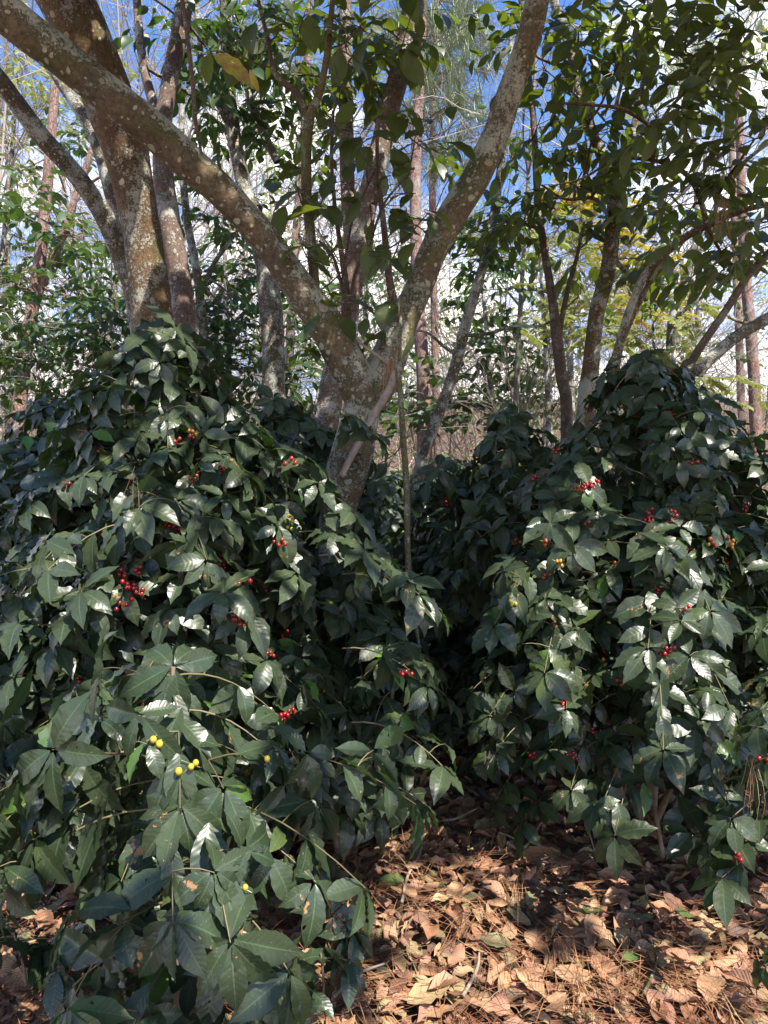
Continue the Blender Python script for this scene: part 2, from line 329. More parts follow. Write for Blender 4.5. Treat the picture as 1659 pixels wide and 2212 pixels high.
M_COFFEE = leaf_mat('coffee_leaf', (0.018, 0.029, 0.013), (0.038, 0.052, 0.024), rough=0.36, trans=0.12, tcol=(0.10, 0.24, 0.02), vein=(0.075, 0.11, 0.055), spots=0.5, lime=(0.988, (0.06, 0.12, 0.02)))
M_COFFEE_F = leaf_mat('young_coffee_leaf', (0.017, 0.029, 0.014), (0.034, 0.050, 0.024), rough=0.35, trans=0.12, tcol=(0.10, 0.24, 0.02), vein=(0.07, 0.11, 0.05), spots=0.7, lime=(0.988, (0.06, 0.12, 0.02)), nv=11)
M_COFFEE_D = leaf_mat('coffee_leaf_far', (0.016, 0.026, 0.012), (0.034, 0.047, 0.021), rough=0.44, trans=0.12, tcol=(0.10, 0.24, 0.02), spots=0, lime=(0.98, (0.09, 0.2, 0.02)))
M_CROWN = leaf_mat('canopy_leaf', (0.026, 0.038, 0.014), (0.055, 0.066, 0.030), rough=0.42, trans=0.24, tcol=(0.30, 0.42, 0.02), veins=True, spots=0.5, nv=8)
M_CROWN_D = leaf_mat('dark_small_leaf', (0.020, 0.045, 0.015), (0.045, 0.075, 0.025), rough=0.42, trans=0.25, tcol=(0.14, 0.28, 0.03), veins=False)
M_BROAD = leaf_mat('mottled_broad_leaf', (0.024, 0.042, 0.014), (0.045, 0.062, 0.024), rough=0.42, trans=0.35, tcol=(0.24, 0.30, 0.02), vein=(0.10, 0.10, 0.04), spots=0.9, spotcol=(0.22, 0.22, 0.03), nv=8)
M_YELLOW = leaf_mat('yellow_leaflet', (0.18, 0.22, 0.03), (0.42, 0.32, 0.04), rough=0.5, trans=0.4, tcol=(0.6, 0.5, 0.05), veins=False)
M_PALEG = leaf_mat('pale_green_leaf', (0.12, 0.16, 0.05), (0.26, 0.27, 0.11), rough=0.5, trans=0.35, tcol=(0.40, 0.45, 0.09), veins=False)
M_UNDER = leaf_mat('undergrowth_leaf', (0.05, 0.09, 0.025), (0.12, 0.16, 0.06), rough=0.42, trans=0.3, tcol=(0.25, 0.42, 0.05), veins=False)
M_NEEDLE = plain_mat('green_needle', [(0.0, (0.12, 0.19, 0.11)), (0.6, (0.24, 0.31, 0.19)), (1.0, (0.36, 0.36, 0.20))], rough=0.5)
M_BARK_MAIN = bark_mat('mottled_brown_bark', (0.085, 0.062, 0.036), (0.21, 0.155, 0.09), lichen=(0.42, 0.42, 0.33), disc=0.55, gran=0.55, moss=0.5, topside=0.12)
M_BARK_OR = bark_mat('orange_brown_bark', (0.085, 0.048, 0.022), (0.19, 0.12, 0.062), lichen=(0.42, 0.41, 0.33), disc=0.45, gran=0.5, moss=0.35, topside=0.1)
M_BARK_PINK = bark_mat('pinkish_bark', (0.12, 0.08, 0.06), (0.24, 0.165, 0.13), lichen=(0.5, 0.48, 0.42), disc=0.4, gran=0.35, moss=0.1)
M_BARK_GREY = bark_mat('grey_lichen_bark', (0.08, 0.06, 0.04), (0.18, 0.14, 0.10), lichen=(0.5, 0.51, 0.45), disc=0.55, gran=0.6, moss=0.35, sc=1.3)
M_BARK_PINE = bark_mat('pine_bark', (0.22, 0.12, 0.09), (0.42, 0.28, 0.23), lichen=(0.45, 0.4, 0.36), disc=0.1, gran=0.2, moss=0.0, rings=False, fissure=0.5)
M_BARK_RED = bark_mat('reddish_shoot_bark', (0.08, 0.055, 0.038), (0.18, 0.12, 0.085), lichen=(0.38, 0.34, 0.28), disc=0.18, gran=0.2, moss=0.05, sc=2)
M_BARK_GREEN = bark_mat('greenish_shoot_bark', (0.10, 0.075, 0.03), (0.18, 0.15, 0.065), lichen=(0.4, 0.4, 0.33), disc=0.25, gran=0.3, moss=0.35, sc=2)
M_TWIG = plain_mat('coffee_twig', [(0.0, (0.07, 0.05, 0.025)), (0.6, (0.13, 0.12, 0.05)), (1.0, (0.2, 0.15, 0.09))], scale=40, bump=0.002)
M_STEM = plain_mat('coffee_stem', [(0.2, (0.12, 0.08, 0.05)), (0.8, (0.27, 0.21, 0.15))], scale=30, bump=0.004, attr=False)
M_BARE = plain_mat('bare_grey_twig', [(0.0, (0.07, 0.055, 0.04)), (0.5, (0.18, 0.145, 0.115)), (1.0, (0.38, 0.32, 0.27))], scale=3)
M_DRYTWIG = plain_mat('dry_twig', [(0.2, (0.14, 0.10, 0.07)), (0.8, (0.36, 0.29, 0.22))], scale=50, bump=0.002, attr=False)
M_BERRY = plain_mat('coffee_cherry', [(0.0, (0.34, 0.006, 0.012)), (0.4, (0.16, 0.006, 0.010)), (0.72, (0.36, 0.09, 0.015)), (0.85, (0.45, 0.36, 0.02)), (1.0, (0.16, 0.2, 0.03))], rough=0.25, scale=60, spec=0.6)
M_YBERRY = plain_mat('yellow_coffee_cherry', [(0.0, (0.42, 0.31, 0.02)), (0.85, (0.34, 0.31, 0.04)), (1.0, (0.14, 0.16, 0.05))], rough=0.28, scale=60, spec=0.6)
DEADSTOPS = [(0.0, (0.06, 0.035, 0.025)), (0.18, (0.15, 0.075, 0.045)), (0.38, (0.32, 0.155, 0.085)), (0.56, (0.40, 0.235, 0.125)), (0.72, (0.31, 0.16, 0.11)), (0.88, (0.34, 0.26, 0.13)), (1.0, (0.15, 0.15, 0.08))]
M_DEAD = plain_mat('dry_leaf', DEADSTOPS, rough=0.62, scale=12, veins=True)
M_DRYNEEDLE = plain_mat('dry_pine_needle', [(0.0, (0.14, 0.055, 0.028)), (0.6, (0.28, 0.125, 0.06)), (1.0, (0.38, 0.23, 0.12))], rough=0.5, scale=3)
M_GROUND = plain_mat('leaf_mould', [(0.3, (0.05, 0.03, 0.02)), (0.5, (0.14, 0.08, 0.05)), (0.7, (0.24, 0.14, 0.08))], rough=0.9, scale=14, attr=False, bump=0.03)
M_GREENFALL = leaf_mat('fallen_green_leaf', (0.03, 0.06, 0.015), (0.09, 0.13, 0.04), rough=0.45, trans=0.1, tcol=(0.2, 0.3, 0.05), spots=0.8)

# ------------------------------------------------------------------ ground
xs = np.concatenate([np.linspace(-90, -5, 30), np.linspace(-4.8, 4.8, 120), np.linspace(5, 90, 30)])
ys = np.concatenate([np.linspace(-60, -1, 16), np.linspace(-0.8, 9, 120), np.linspace(9.3, 110, 50)])
gx, gy = np.meshgrid(xs, ys); gz = gh(gx, gy) + 0.012 * np.sin(gx * 17) * np.sin(gy * 19)
nx, ny = len(xs), len(ys); i = np.arange(ny - 1)[:, None] * nx; j = np.arange(nx - 1)[None, :]
mb = MB(); mb.add(np.stack([gx, gy, gz], -1).reshape(-1, 3), np.stack([i + j, i + j + 1, i + nx + j + 1, i + nx + j], -1).reshape(-1, 4))
tag(mb.build('ground', M_GROUND), 'leaf-strewn forest floor between the coffee bushes', kind='structure')

def lie(x, y, tilt=0.35, lift=0.02):
    n = nrm(np.array([U(-tilt, tilt), U(-tilt, tilt), 1.0])); a = U(0, 6.283); d = np.array([math.cos(a), math.sin(a), 0.0]); d = nrm(d - n * (d @ n))
    return np.array([x, y, float(gh(x, y)) + lift]), d, n
lit = Leaves(); litb = Leaves()
for k in range(26000):
    if k < 20000: x, y = U(-2.6, 3.2), 1.7 + 4.6 * random.random() ** 1.3
    else: x, y = U(-6, 7), U(5.5, 13)
    p, d, n = lie(x, y, 0.38, U(0.0, 0.03)); (lit if random.random() < .6 else litb).add(p, d, n, U(.035, .105) * (1.0 if y < 6 else 1.4), U(.8, 1.2), random.random() ** 0.9)
mb = MB(); lit.fill(mb, T_DEAD); litb.fill(mb, T_DEADB)
tag(mb.build('leaf_litter', M_DEAD), 'deep brown leaf litter covering the ground', kind='stuff')
def needle(mb, p, d, l, w, sag, rnd, n0=None):
    s = np.linspace(0, 1, 5)[:, None]; side = nrm(np.cross(d, UP if n0 is None else n0) + 1e-6)
    bendv = nrm(np.cross(d, side)) * sag * l; base = p + d * l * s + bendv * (s * s - s) * 2
    ww = w * np.array([0.6, 1, 1, .9, .2])[:, None]; v = np.vstack([base - side * ww, base + side * ww]); q = [[k, k + 1, k + 6, k + 5] for k in range(4)]
    mb.add(v, q, rnd=rnd)
mb = MB()
for k in range(1900):                             # pine needles lie in loose sheaves that share a direction
    x, y = U(-2.4, 2.8), 1.75 + 4.0 * random.random() ** 1.5; a = U(0, 6.283); c = random.random()
    if math.sin(x * 2.3 + 1) * math.cos(y * 2.1) < -0.35 and random.random() < .6: continue
    for _ in range(random.randint(4, 14)):
        aa = a + random.gauss(0, .28); px, py = x + random.gauss(0, .05), y + random.gauss(0, .05)
        d = nrm([math.cos(aa), math.sin(aa), U(-.12, .16)]); needle(mb, np.array([px, py, float(gh(px, py)) + U(.02, .075)]), d, U(.12, .24), .0010, U(-.22, .22), min(1, max(0, c + U(-.3, .3))))
tag(mb.build('pine_needle_litter', M_DRYNEEDLE), 'rusty pine needles scattered over the leaf litter', kind='stuff')

# ------------------------------------------------------------------ coffee bushes
class Bush:
    def __init__(s, label, base, mat=M_COFFEE, T=T_NEAR, L=0.15, near=True):
        s.label = label; s.base = np.asarray(base, float); s.mat = mat; s.T = T; s.L = L
        s.lv = Leaves(); s.tw = MB(); s.stems = []; s.bb = []; s.near = near; s.dr = 0.0
    def leafpair(s, p, bd, out, L, k=1.0, both=True):
        side = nrm(np.cross(bd, UP) + 1e-6)
        for sg in ((-1, 1) if both else (random.choice((-1, 1)),)):
            d = nrm(bd * U(.25, .75) + side * sg * U(.45, .95) - UP * U(.05, 1.0) * k + RG.normal(0, .2, 3))
            n = UP * U(.5, 1.0) + out * U(.2, .9) + side * sg * U(.0, .35) + RG.normal(0, .28, 3); n = nrm(n - d * (n @ d))
            s.lv.add(p, d, n, L * random.choice((U(.55, .9), U(.8, 1.15))), U(.88, 1.2))
        if random.random() < .75:
            d = nrm(bd + side * U(-.6, .6) - UP * U(.2, .7) + RG.normal(0, .1, 3)); n = UP * U(.6, 1.0) + out * U(.4, 1.0) + RG.normal(0, .18, 3); n = nrm(n - d * (n @ d)); s.lv.add(p + n * .012 - d * L * U(.1, .35), d, n, L * U(.75, 1.1), U(.92, 1.2))
    def rosette(s, p, bd, out, L, m=6):
        n0 = nrm(UP * (.72 - s.dr * .5) + out * (.6 + s.dr) + RG.normal(0, .22, 3)); e1 = nrm(np.cross(n0, [.3, .9, .1])); e2 = np.cross(n0, e1); a0 = U(0, 6.28)
        for k in range(m):
            a = a0 + k * 6.283 / m + U(-.3, .3); rd = e1 * math.cos(a) + e2 * math.sin(a)
            d = nrm(rd + bd * U(.1, .45) - UP * (U(.05, .45) + s.dr * 1.1) + RG.normal(0, .08, 3)); n = n0 + RG.normal(0, .16, 3); n = nrm(n - d * (n @ d)); s.lv.add(p + rd * .006 - n0 * .008 * (k % 2), d, n, L * U(.62, 1.08), U(.9, 1.15))
    def branch(s, p0, azv, reach, rise=.35, sag=.5, start=.35, gap=.062, L=None, rad=.003, m=6):
        L = L or s.L; t = np.linspace(0, 1, 8)[:, None]; wob = nrm(np.cross(azv, UP)) * U(-.12, .12)
        pts = p0 + (azv + wob * t) * reach * t + UP * (rise * t - sag * t * t) * reach
        s.tw.tube(pts, np.linspace(rad, rad * .4, 8), 5 if s.near else 3, rnd=random.random())
        start = max(start, .38); n = max(1, int(reach * (1 - start) / (gap * 1.5)))
        for k in range(n):
            f = start + (1 - start) * (k + U(0, .4)) / n; fi = f * 7; i0 = min(6, int(fi)); p = pts[i0] + (pts[i0 + 1] - pts[i0]) * (fi - i0); bd = nrm(pts[i0 + 1] - pts[i0])
            s.leafpair(p, bd, azv, L * (0.75 + .3 * math.sin(f * 2.6)))
        s.rosette(pts[-1], nrm(pts[-1] - pts[-2]), azv, L, m)
        for k in range(int(reach / .13)):
            i0 = random.randint(2, 6); q = pts[i0]; sd_ = nrm(np.cross(azv, UP)) * random.choice((-1, 1)); e = q + (sd_ * U(.6, 1) + azv * .5) * U(.05, .11) + UP * U(.0, .04)
            s.tw.tube(spline([q, (q + e) / 2 + UP * .008, e], 4), np.linspace(rad * .6, rad * .35, 4), 4, rnd=random.random()); s.rosette(e, nrm(e - q), nrm(azv + sd_ * .5), L * U(.8, 1.05), random.randint(4, 6))
        return pts
    def grow(s, stem, prof, rad=(.02, .006), node=.075, zmin=.25, rise=(.2, .5), sag=(.45, .85), keep=None, start=(.15, .4), gap=.05):
        pts = spline(stem, 16); s.stems.append((pts, np.linspace(rad[0], rad[1], 16)))
        seg = np.linalg.norm(np.diff(pts, axis=0), axis=1); cl = np.r_[0, np.cumsum(seg)]; a = U(0, 6.28); h = .05
        Z = [z for z, r in prof]; Rr = [r for z, r in prof]
        while h < cl[-1]:
            i0 = min(14, np.searchsorted(cl, h) - 1); p = pts[i0] + (pts[i0 + 1] - pts[i0]) * (h - cl[i0]) / seg[i0]
            if p[2] > zmin:
                for sg in (0, math.pi):
                    az = a + sg + U(-.35, .35); azv = np.array([math.cos(az), math.sin(az), 0])
                    if keep and not keep(azv, p): continue
                    r = float(np.interp(p[2], Z, Rr)) * random.choice((U(.5, .9), U(.85, 1.1), U(.9, 1.22)))
                    if r > .04: s.branch(p, azv, r, U(*rise), U(*sag), U(*start), gap)
            a += 1.57 + U(-.25, .25); h += node * U(.8, 1.2) * (.6 if cl[-1] - h < .45 else 1)
        s.rosette(pts[-1], UP, nrm([U(-1, 1), -1, 0]), s.L, 6); s.rosette(pts[-1] - UP * .05, UP, nrm([U(-1, 1), -1, 0]), s.L * 1.1, 6)
    def finish(s, berries=(), yellow=(), name='coffee_bush', group='coffee bushes under the trees'):
        e = empty(name, s.base); tag(e, s.label, 'coffee bush', group)
        for pts, rad in s.stems:
            m = MB(); m.tube(pts, rad, 8, lump=.06, seed=U(0, 6)); m.build('stem', M_STEM, e)
        s.tw.build('twigs', M_TWIG, e); f = s.lv.build('foliage', s.T, s.mat, e)
        if berries or yellow:
            me = f.data; vs = [v.co.copy() for v in me.vertices]; bvh = BVHTree.FromPolygons(vs, [tuple(p.vertices) for p in me.polygons])
            for lst, mt in ((berries, M_BERRY), (yellow, M_YBERRY)):
                for (x, y, n, *k) in lst:
                    d = ray(x, y); hit = bvh.ray_cast(Vector(CP), Vector(d))[0]
                    if hit is None: continue
                    c = np.array(hit) - d * .012; m = MB(); sd_ = nrm([U(-1, 1), U(-.3, .3), U(-.5, .5)]); ripe = k[0] if k else 0.0
                    m.tube([c - sd_ * .022 + d * .016, c + d * .008, c + sd_ * .022 + d * .016], .0014, 4, rnd=1.3)
                    cs = []
                    for q in range(n):
                        for _ in range(30):
                            pc = c + sd_ * U(-.006, .006) * n ** .7 + np.array([U(-.012, .012), U(-.01, .01), U(-.014, .01)])
                            if all(np.linalg.norm(pc - o) > .0125 for o in cs): break
                        cs.append(pc); m.ball(pc, .0072 * U(.82, 1.12), 10, 7, rnd=min(1, random.random() * .5 + ripe), sq=1.12)
                    m.build('berry_cluster', mt, e)
        return e
def profz(pts, D, cx):                            # (y pixel, half width pixel) at depth D -> (height, radius)
    return sorted([(P(cx, y, D)[2], hw / F * D) for y, hw in pts])
def gbase(x, D):
    p = P(x, 1106, D); return np.array([p[0], p[1], float(gh(p[0], p[1]))])

# large bush on the left
b0 = gbase(400, 2.95); top = P(345, 705, 2.9)
A = Bush('tall dense coffee bush on the left with red cherry clusters, before the thick trunk', b0, L=.135)
prA = profz([(690, 40), (760, 110), (850, 180), (1000, 270), (1150, 350), (1400, 440), (1650, 370), (1850, 160)], 2.9, 400)
A.grow([b0, b0 + (0.02, .02, .7), P(370, 1000, 2.95), top], prA, (.022, .005), node=.055, gap=.05)
A.grow([b0 + (.05, .03, 0), b0 + (.2, -.12, .6), P(490, 1120, 2.7), P(480, 940, 2.75)], [(a, r * .5) for a, r in prA], (.018, .005), node=.07)
A.grow([b0 + (-.05, 0, 0), b0 + (-.22, -.1, .6), P(215, 1120, 2.8), P(215, 960, 2.85)], [(a, r * .68) for a, r in prA], (.018, .005), node=.07)
A.grow([b0 + (.04, -.05, 0), b0 + (.1, -.3, .5), P(390, 1240, 2.5), P(380, 1080, 2.45)], [(a, r * .6) for a, r in prA], (.016, .005), node=.07)
for (x, y, D, azd, rc) in [(600, 1010, 2.6, -20, .2), (640, 1060, 2.55, -15, .2), (640, 1150, 2.55, -15, .28), (690, 1200, 2.5, -20, .35), (740, 1240, 2.5, -12, .3), (740, 1400, 2.5, -25, .3), (120, 1230, 2.5, 200, .3), (110, 1350, 2.4, 215, .25), (150, 1450, 2.4, 205, .25), (760, 1560, 2.4, -20, .3), (750, 1680, 2.5, -10, .25), (700, 900, 2.75, -20, .2)]:
    az = R(azd); A.branch(P(x, y, D), np.array([math.cos(az), math.sin(az), 0]), rc, .2, .5)
simple_after = True
A.finish(berries=[(370, 1130, 8), (480, 1210, 9), (265, 1235, 4), (300, 1235, 4), (290, 1272, 11), (268, 1303, 5), (482, 1015, 3, .1), (630, 1000, 3), (510, 1335, 6, .1), (620, 1372, 5), (580, 1412, 3), (618, 1545, 10), (700, 1215, 6), (742, 1225, 4),
                  (800, 1292, 3), (875, 1450, 4), (692, 1490, 2), (755, 1612, 4), (620, 1735, 3), (380, 955, 3), (415, 938, 5, .35), (545, 908, 5, .3), (625, 1130, 7, .55), (660, 1127, 3), (575, 1270, 2)] + [(U(120, 800), U(900, 1700), random.randint(2, 5), random.choice((0, 0, 0, .15))) for _ in range(14)])

# young bush front left
b1 = gbase(368, 1.8) + (0, 0, 0)
B = Bush('lower young coffee bush at the front left with long leaves and yellow cherries', b1, M_COFFEE_F, T_FRONT, .132); B.dr = .3
prB = profz([(1400, 190), (1480, 260), (1600, 350), (1750, 320), (1900, 240), (2050, 200), (2200, 170), (2400, 100)], 1.75, 370)
B.grow([b1, P(372, 2000, 1.8), P(368, 1700, 1.78), P(374, 1440, 1.78)], prB, (.016, .006), node=.07, zmin=.12, rise=(.1, .35), sag=(.45, .8), start=(.2, .45), gap=.055)
for (x, y, D, azd, rc) in [(380, 1720, 1.7, -10, .42), (370, 1750, 1.7, 190, .34), (400, 1900, 1.65, -35, .3), (350, 1950, 1.6, -120, .25), (420, 1650, 1.7, 5, .5), (340, 1640, 1.65, 195, .36), (380, 1820, 1.6, -80, .2), (360, 2080, 1.6, -100, .2), (330, 2050, 1.65, 190, .16), (400, 2060, 1.7, -20, .2)]:
    az = R(azd); B.branch(P(x, y, D), np.array([math.cos(az), math.sin(az), 0]), rc, U(.15, .4), .6, .3, gap=.062)
B.finish(yellow=[(343, 1600, 1), (320, 1608, 1), (405, 1662, 2), (412, 1650, 1), (527, 1662, 1), (523, 1918, 1), (578, 1642, 1)])

# large bush on the right
b2 = gbase(1420, 3.35)
C = Bush('tall coffee bush on the right with drooping leaves and scattered red cherries, lower stems bare', b2, M_COFFEE, T_NEAR, .132)
prC = profz([(750, 50), (850, 140), (1000, 230), (1150, 330), (1350, 430), (1550, 420), (1700, 320), (1850, 200)], 3.3, 1420)
C.grow([b2, b2 + (.03, .02, .7), P(1405, 1000, 3.35), P(1395, 765, 3.3)], prC, (.022, .006), node=.06, zmin=.5)
C.grow([b2 + (-.12, -.02, 0), b2 + (-.3, -.15, .7), P(1225, 1220, 3.15), P(1255, 990, 3.2)], [(a, r * .75) for a, r in prC], (.018, .005), node=.068, zmin=.55)
C.grow([b2 + (.1, .03, 0), b2 + (.3, -.1, .7), P(1560, 1150, 3.2), P(1550, 930, 3.3)], [(a, r * .75) for a, r in prC], (.018, .005), node=.068, zmin=.45)
C.grow([b2 + (-.02, -.08, 0), b2 + (0, -.35, .5), P(1400, 1400, 2.9), P(1410, 1120, 2.85)], [(a, r * .62) for a, r in prC], (.016, .005), node=.07, zmin=.5)
for (x, y, D, azd, rc) in [(1150, 1250, 3.0, 215, .22), (1120, 1440, 2.95, 200, .2), (1180, 1540, 2.9, 210, .25), (1290, 1600, 2.85, 230, .25), (1130, 1130, 3.1, 190, .2), (1360, 1660, 2.8, 250, .3), (1450, 1700, 2.85, 270, .2), (1250, 1700, 3.0, 200, .25), (1500, 1560, 2.75, 300, .25)]:
    az = R(azd); C.branch(P(x, y, D), np.array([math.cos(az), math.sin(az), 0]), rc, .2, .6)
C.finish(berries=[(1270, 1048, 8), (1290, 1040, 4), (1252, 1055, 5, .2), (1405, 1110, 5), (1455, 893, 6), (1500, 1000, 2), (1365, 1052, 2), (1272, 1128, 3), (1120, 1172, 6, .6), (1180, 1170, 3, .4), (1330, 1218, 2), (1487, 1312, 2), (1338, 1470, 2), (1242, 1612, 2), (1575, 1168, 6, .3),
                  (1540, 1173, 5, .35), (1104, 1300, 4, .7), (1300, 1430, 2, .4), (1205, 1215, 3, .75), (1640, 1170, 5, .25), (1350, 880, 2), (1205, 970, 3, .1), (1275, 880, 2)] + [(U(1100, 1640), U(900, 1650), random.randint(2, 5), random.choice((0, 0, 0, .15))) for _ in range(16)])

def simple_bush(label, cx, D, ytop, prof, mat=M_COFFEE_D, T=T_MID, L=.14, zmin=.2, n2=2, node=.08, berries=(), near=False, gap=.058):
    b = gbase(cx, D); X = Bush(label, b, mat, T, L, near); pr = profz(prof, D, cx)
    X.grow([b, b + (U(-.05, .05), U(-.05, .05), .7), P(cx + U(-20, 20), ytop, D)], pr, (.018, .005), node=node, zmin=zmin, gap=gap)
    for k in range(n2):
        a = U(0, 6.28); o = np.array([math.cos(a), math.sin(a), 0]) * .25; tp = P(cx, ytop, D) + o * 1.2; tp[2] -= U(.15, .4)
        X.grow([b + o * .2, b + o + (0, 0, .6), tp], [(z, r * .7) for z, r in pr], (.014, .004), node=node * 1.1, zmin=zmin, gap=gap)
    X.finish(berries); return X
simple_bush('dark coffee bush with a rounded top just behind the left shoulder of the right bush', 1090, 4.1, 895, [(875, 40), (940, 100), (1050, 140), (1300, 200), (1500, 200), (1700, 80)], berries=[(1060, 1018, 9, .5), (965, 1085, 5), (1235, 1110, 4)], T=T_NEAR, near=True)
simple_bush('shaded coffee bush filling the gap right of the hanging stick', 985, 4.7, 1070, [(1050, 60), (1150, 120), (1350, 150), (1500, 140), (1650, 60)], T=T_NEAR, berries=[(985, 1105, 3), (960, 1085, 4)])
simple_bush('shaded coffee bush hiding the lowest part of the forked trunk', 745, 3.05, 1215, [(1195, 50), (1280, 100), (1400, 140), (1550, 150), (1700, 100)], T=T_NEAR, near=True, L=.13)
simple_bush('small dark coffee bush deep in shade behind the forked trunk', 830, 4.6, 1190, [(1170, 40), (1250, 100), (1400, 130), (1600, 60)])
simple_bush('coffee bush showing between the left bush and the forked trunk', 630, 4.2, 870, [(850, 50), (920, 100), (1050, 140), (1250, 190), (1500, 150)], T=T_NEAR)
simple_bush('coffee bush half hidden at the left edge behind the tall left bush', 60, 3.9, 1010, [(990, 60), (1080, 160), (1200, 210), (1400, 230), (1650, 160)], T=T_NEAR)
simple_bush('leafy coffee bush reaching high at the far left, below the leaning limb', 150, 4.9, 860, [(840, 60), (900, 130), (1000, 200), (1200, 190), (1500, 100)])
simple_bush('dark low coffee bush at the left border in deep shade', -60, 3.2, 1270, [(1250, 100), (1350, 180), (1500, 230), (1700, 160)], T=T_NEAR, zmin=.5)
simple_bush('coffee bush partly seen past the right edge of the right bush', 1690, 3.9, 1090, [(1070, 80), (1200, 180), (1400, 230), (1650, 140)], T=T_NEAR)
simple_bush('sunlit back row coffee bush left of the grey leaning trunk', 860, 7.2, 1020, [(1005, 40), (1040, 110), (1120, 120), (1300, 90)], L=.15)
simple_bush('back row coffee bush at the foot of the pink pine trunk', 985, 8.0, 1010, [(1000, 40), (1020, 120), (1100, 120), (1250, 90)], L=.16)
simple_bush('back row coffee bush far off between the two big bushes', 1110, 9.5, 985, [(970, 40), (1010, 120), (1100, 120), (1200, 90)], L=.16)

# sprigs that reach in from bushes standing outside the frame
bR = gbase(1830, 2.35); D_ = Bush('coffee branch with four red cherries reaching in at the right edge', bR, M_COFFEE, T_NEAR, .135)
D_.stems.append((spline([bR, bR + (0, .02, .5), P(1820, 1400, 2.35)], 8), np.linspace(.015, .006, 8)))
for (x, y, D, azd, rc, st) in [(1790, 1680, 2.3, 186, .32, .55), (1790, 1800, 2.25, 186, .34, .8), (1800, 1560, 2.3, 200, .26, .4), (1760, 1480, 2.4, 190, .2, .3), (1780, 1750, 2.3, 170, .28, .6)]:
    az = R(azd); D_.branch(P(x, y, D), np.array([math.cos(az), math.sin(az), 0]), rc, .15, .45, st, gap=.09, m=6)
D_.finish(berries=[(1610, 1812, 5), (1645, 1640, 2), (1590, 1850, 3)])
bR2 = gbase(1760, 2.1); E_ = Bush('small leafy sprig touching the ground at the lower right edge', bR2, M_COFFEE, T_NEAR, .11)
E_.stems.append((spline([bR2, P(1740, 2000, 2.1)], 6), np.linspace(.007, .004, 6)))
E_.branch(P(1730, 2060, 2.1), np.array([-1, 0, 0]), .1, .2, .5, .5, m=5); E_.finish(name='coffee_seedling', group='coffee seedlings')
bL = gbase(-150, 1.95); G_ = Bush('dark coffee branches hanging in at the left edge above the litter', bL, M_COFFEE_F, T_FRONT, .15)
G_.dr = .4; G_.stems.append((spline([bL, P(-150, 1600, 1.95)], 6), np.linspace(.012, .006, 6)))
for (x, y, D, azd, rc) in [(-120, 1740, 1.95, 5, .22), (-120, 1640, 1.9, -5, .2), (-110, 1800, 1.9, 0, .2), (-100, 1560, 2.0, 15, .2)]:
    az = R(azd); G_.branch(P(x, y, D), np.array([math.cos(az), math.sin(az), 0]), rc, .2, .5, .4, m=6)
G_.finish()
def seedling(label, x, y, h, n, L):
    p = on_ground(x, y); S = Bush(label, p, M_COFFEE_F, T_FRONT, L); tp = p + np.array([U(-.03, .03), U(-.03, .03), h])
    S.stems.append((spline([p, (p + tp) / 2 + (.01, 0, 0), tp], 8), np.linspace(.005, .003, 8)))
    for k in range(n):
        a = U(0, 6.28); S.branch(p + (tp - p) * U(.5, 1), np.array([math.cos(a), math.sin(a), 0]), U(.06, .14), .4, .5, .4, gap=.06, m=5)
    S.finish(name='coffee_seedling', group='coffee seedlings')
seedling('coffee seedling with pale sunlit leaves at the bottom edge, right of the young bush', 690, 2200, .18, 5, .12)
seedling('coffee seedling with drooping dark leaves right of the young bush, above the pale one', 715, 2090, .22, 4, .12)
seedling('little coffee seedling on the litter at the lower left corner', 60, 2170, .22, 4, .12)
seedling('coffee seedling under the young bush near the left edge of the litter', 215, 2130, .2, 4, .12)

# ------------------------------------------------------------------ trees
def px_path(pts):                                 # [(x, y, D, width px)] -> points, radii
    return np.array([P(x, y, D) for x, y, D, w in pts]), np.array([w / 2 / F * D for x, y, D, w in pts])
def limb(mb, pts, sides=14, lump=.06, seg=6, seed=None, cap=False):
    p, r = px_path(pts); n = max(6, len(p) * seg); a = spline(np.c_[p, r[:, None]], n); mb.tube(a[:, :3], np.maximum(a[:, 3], .001), sides, lump=lump, seed=U(0, 6) if seed is None else seed, cap=cap); return a
def to_ground(pts):                               # carries the first trunk point down to the soil
    x, y, D, w = pts[0]; p = P(x, y, D); g = float(gh(p[0], p[1])); q = p.copy(); q[2] = g - .05; X, Y, DD = pix(q); m = p.copy(); m[2] = (p[2] + g) / 2; X2, Y2, D2 = pix(m)
    return [(X, Y, DD, w * 1.25), (X2, Y2, D2, w * 1.04)] + pts
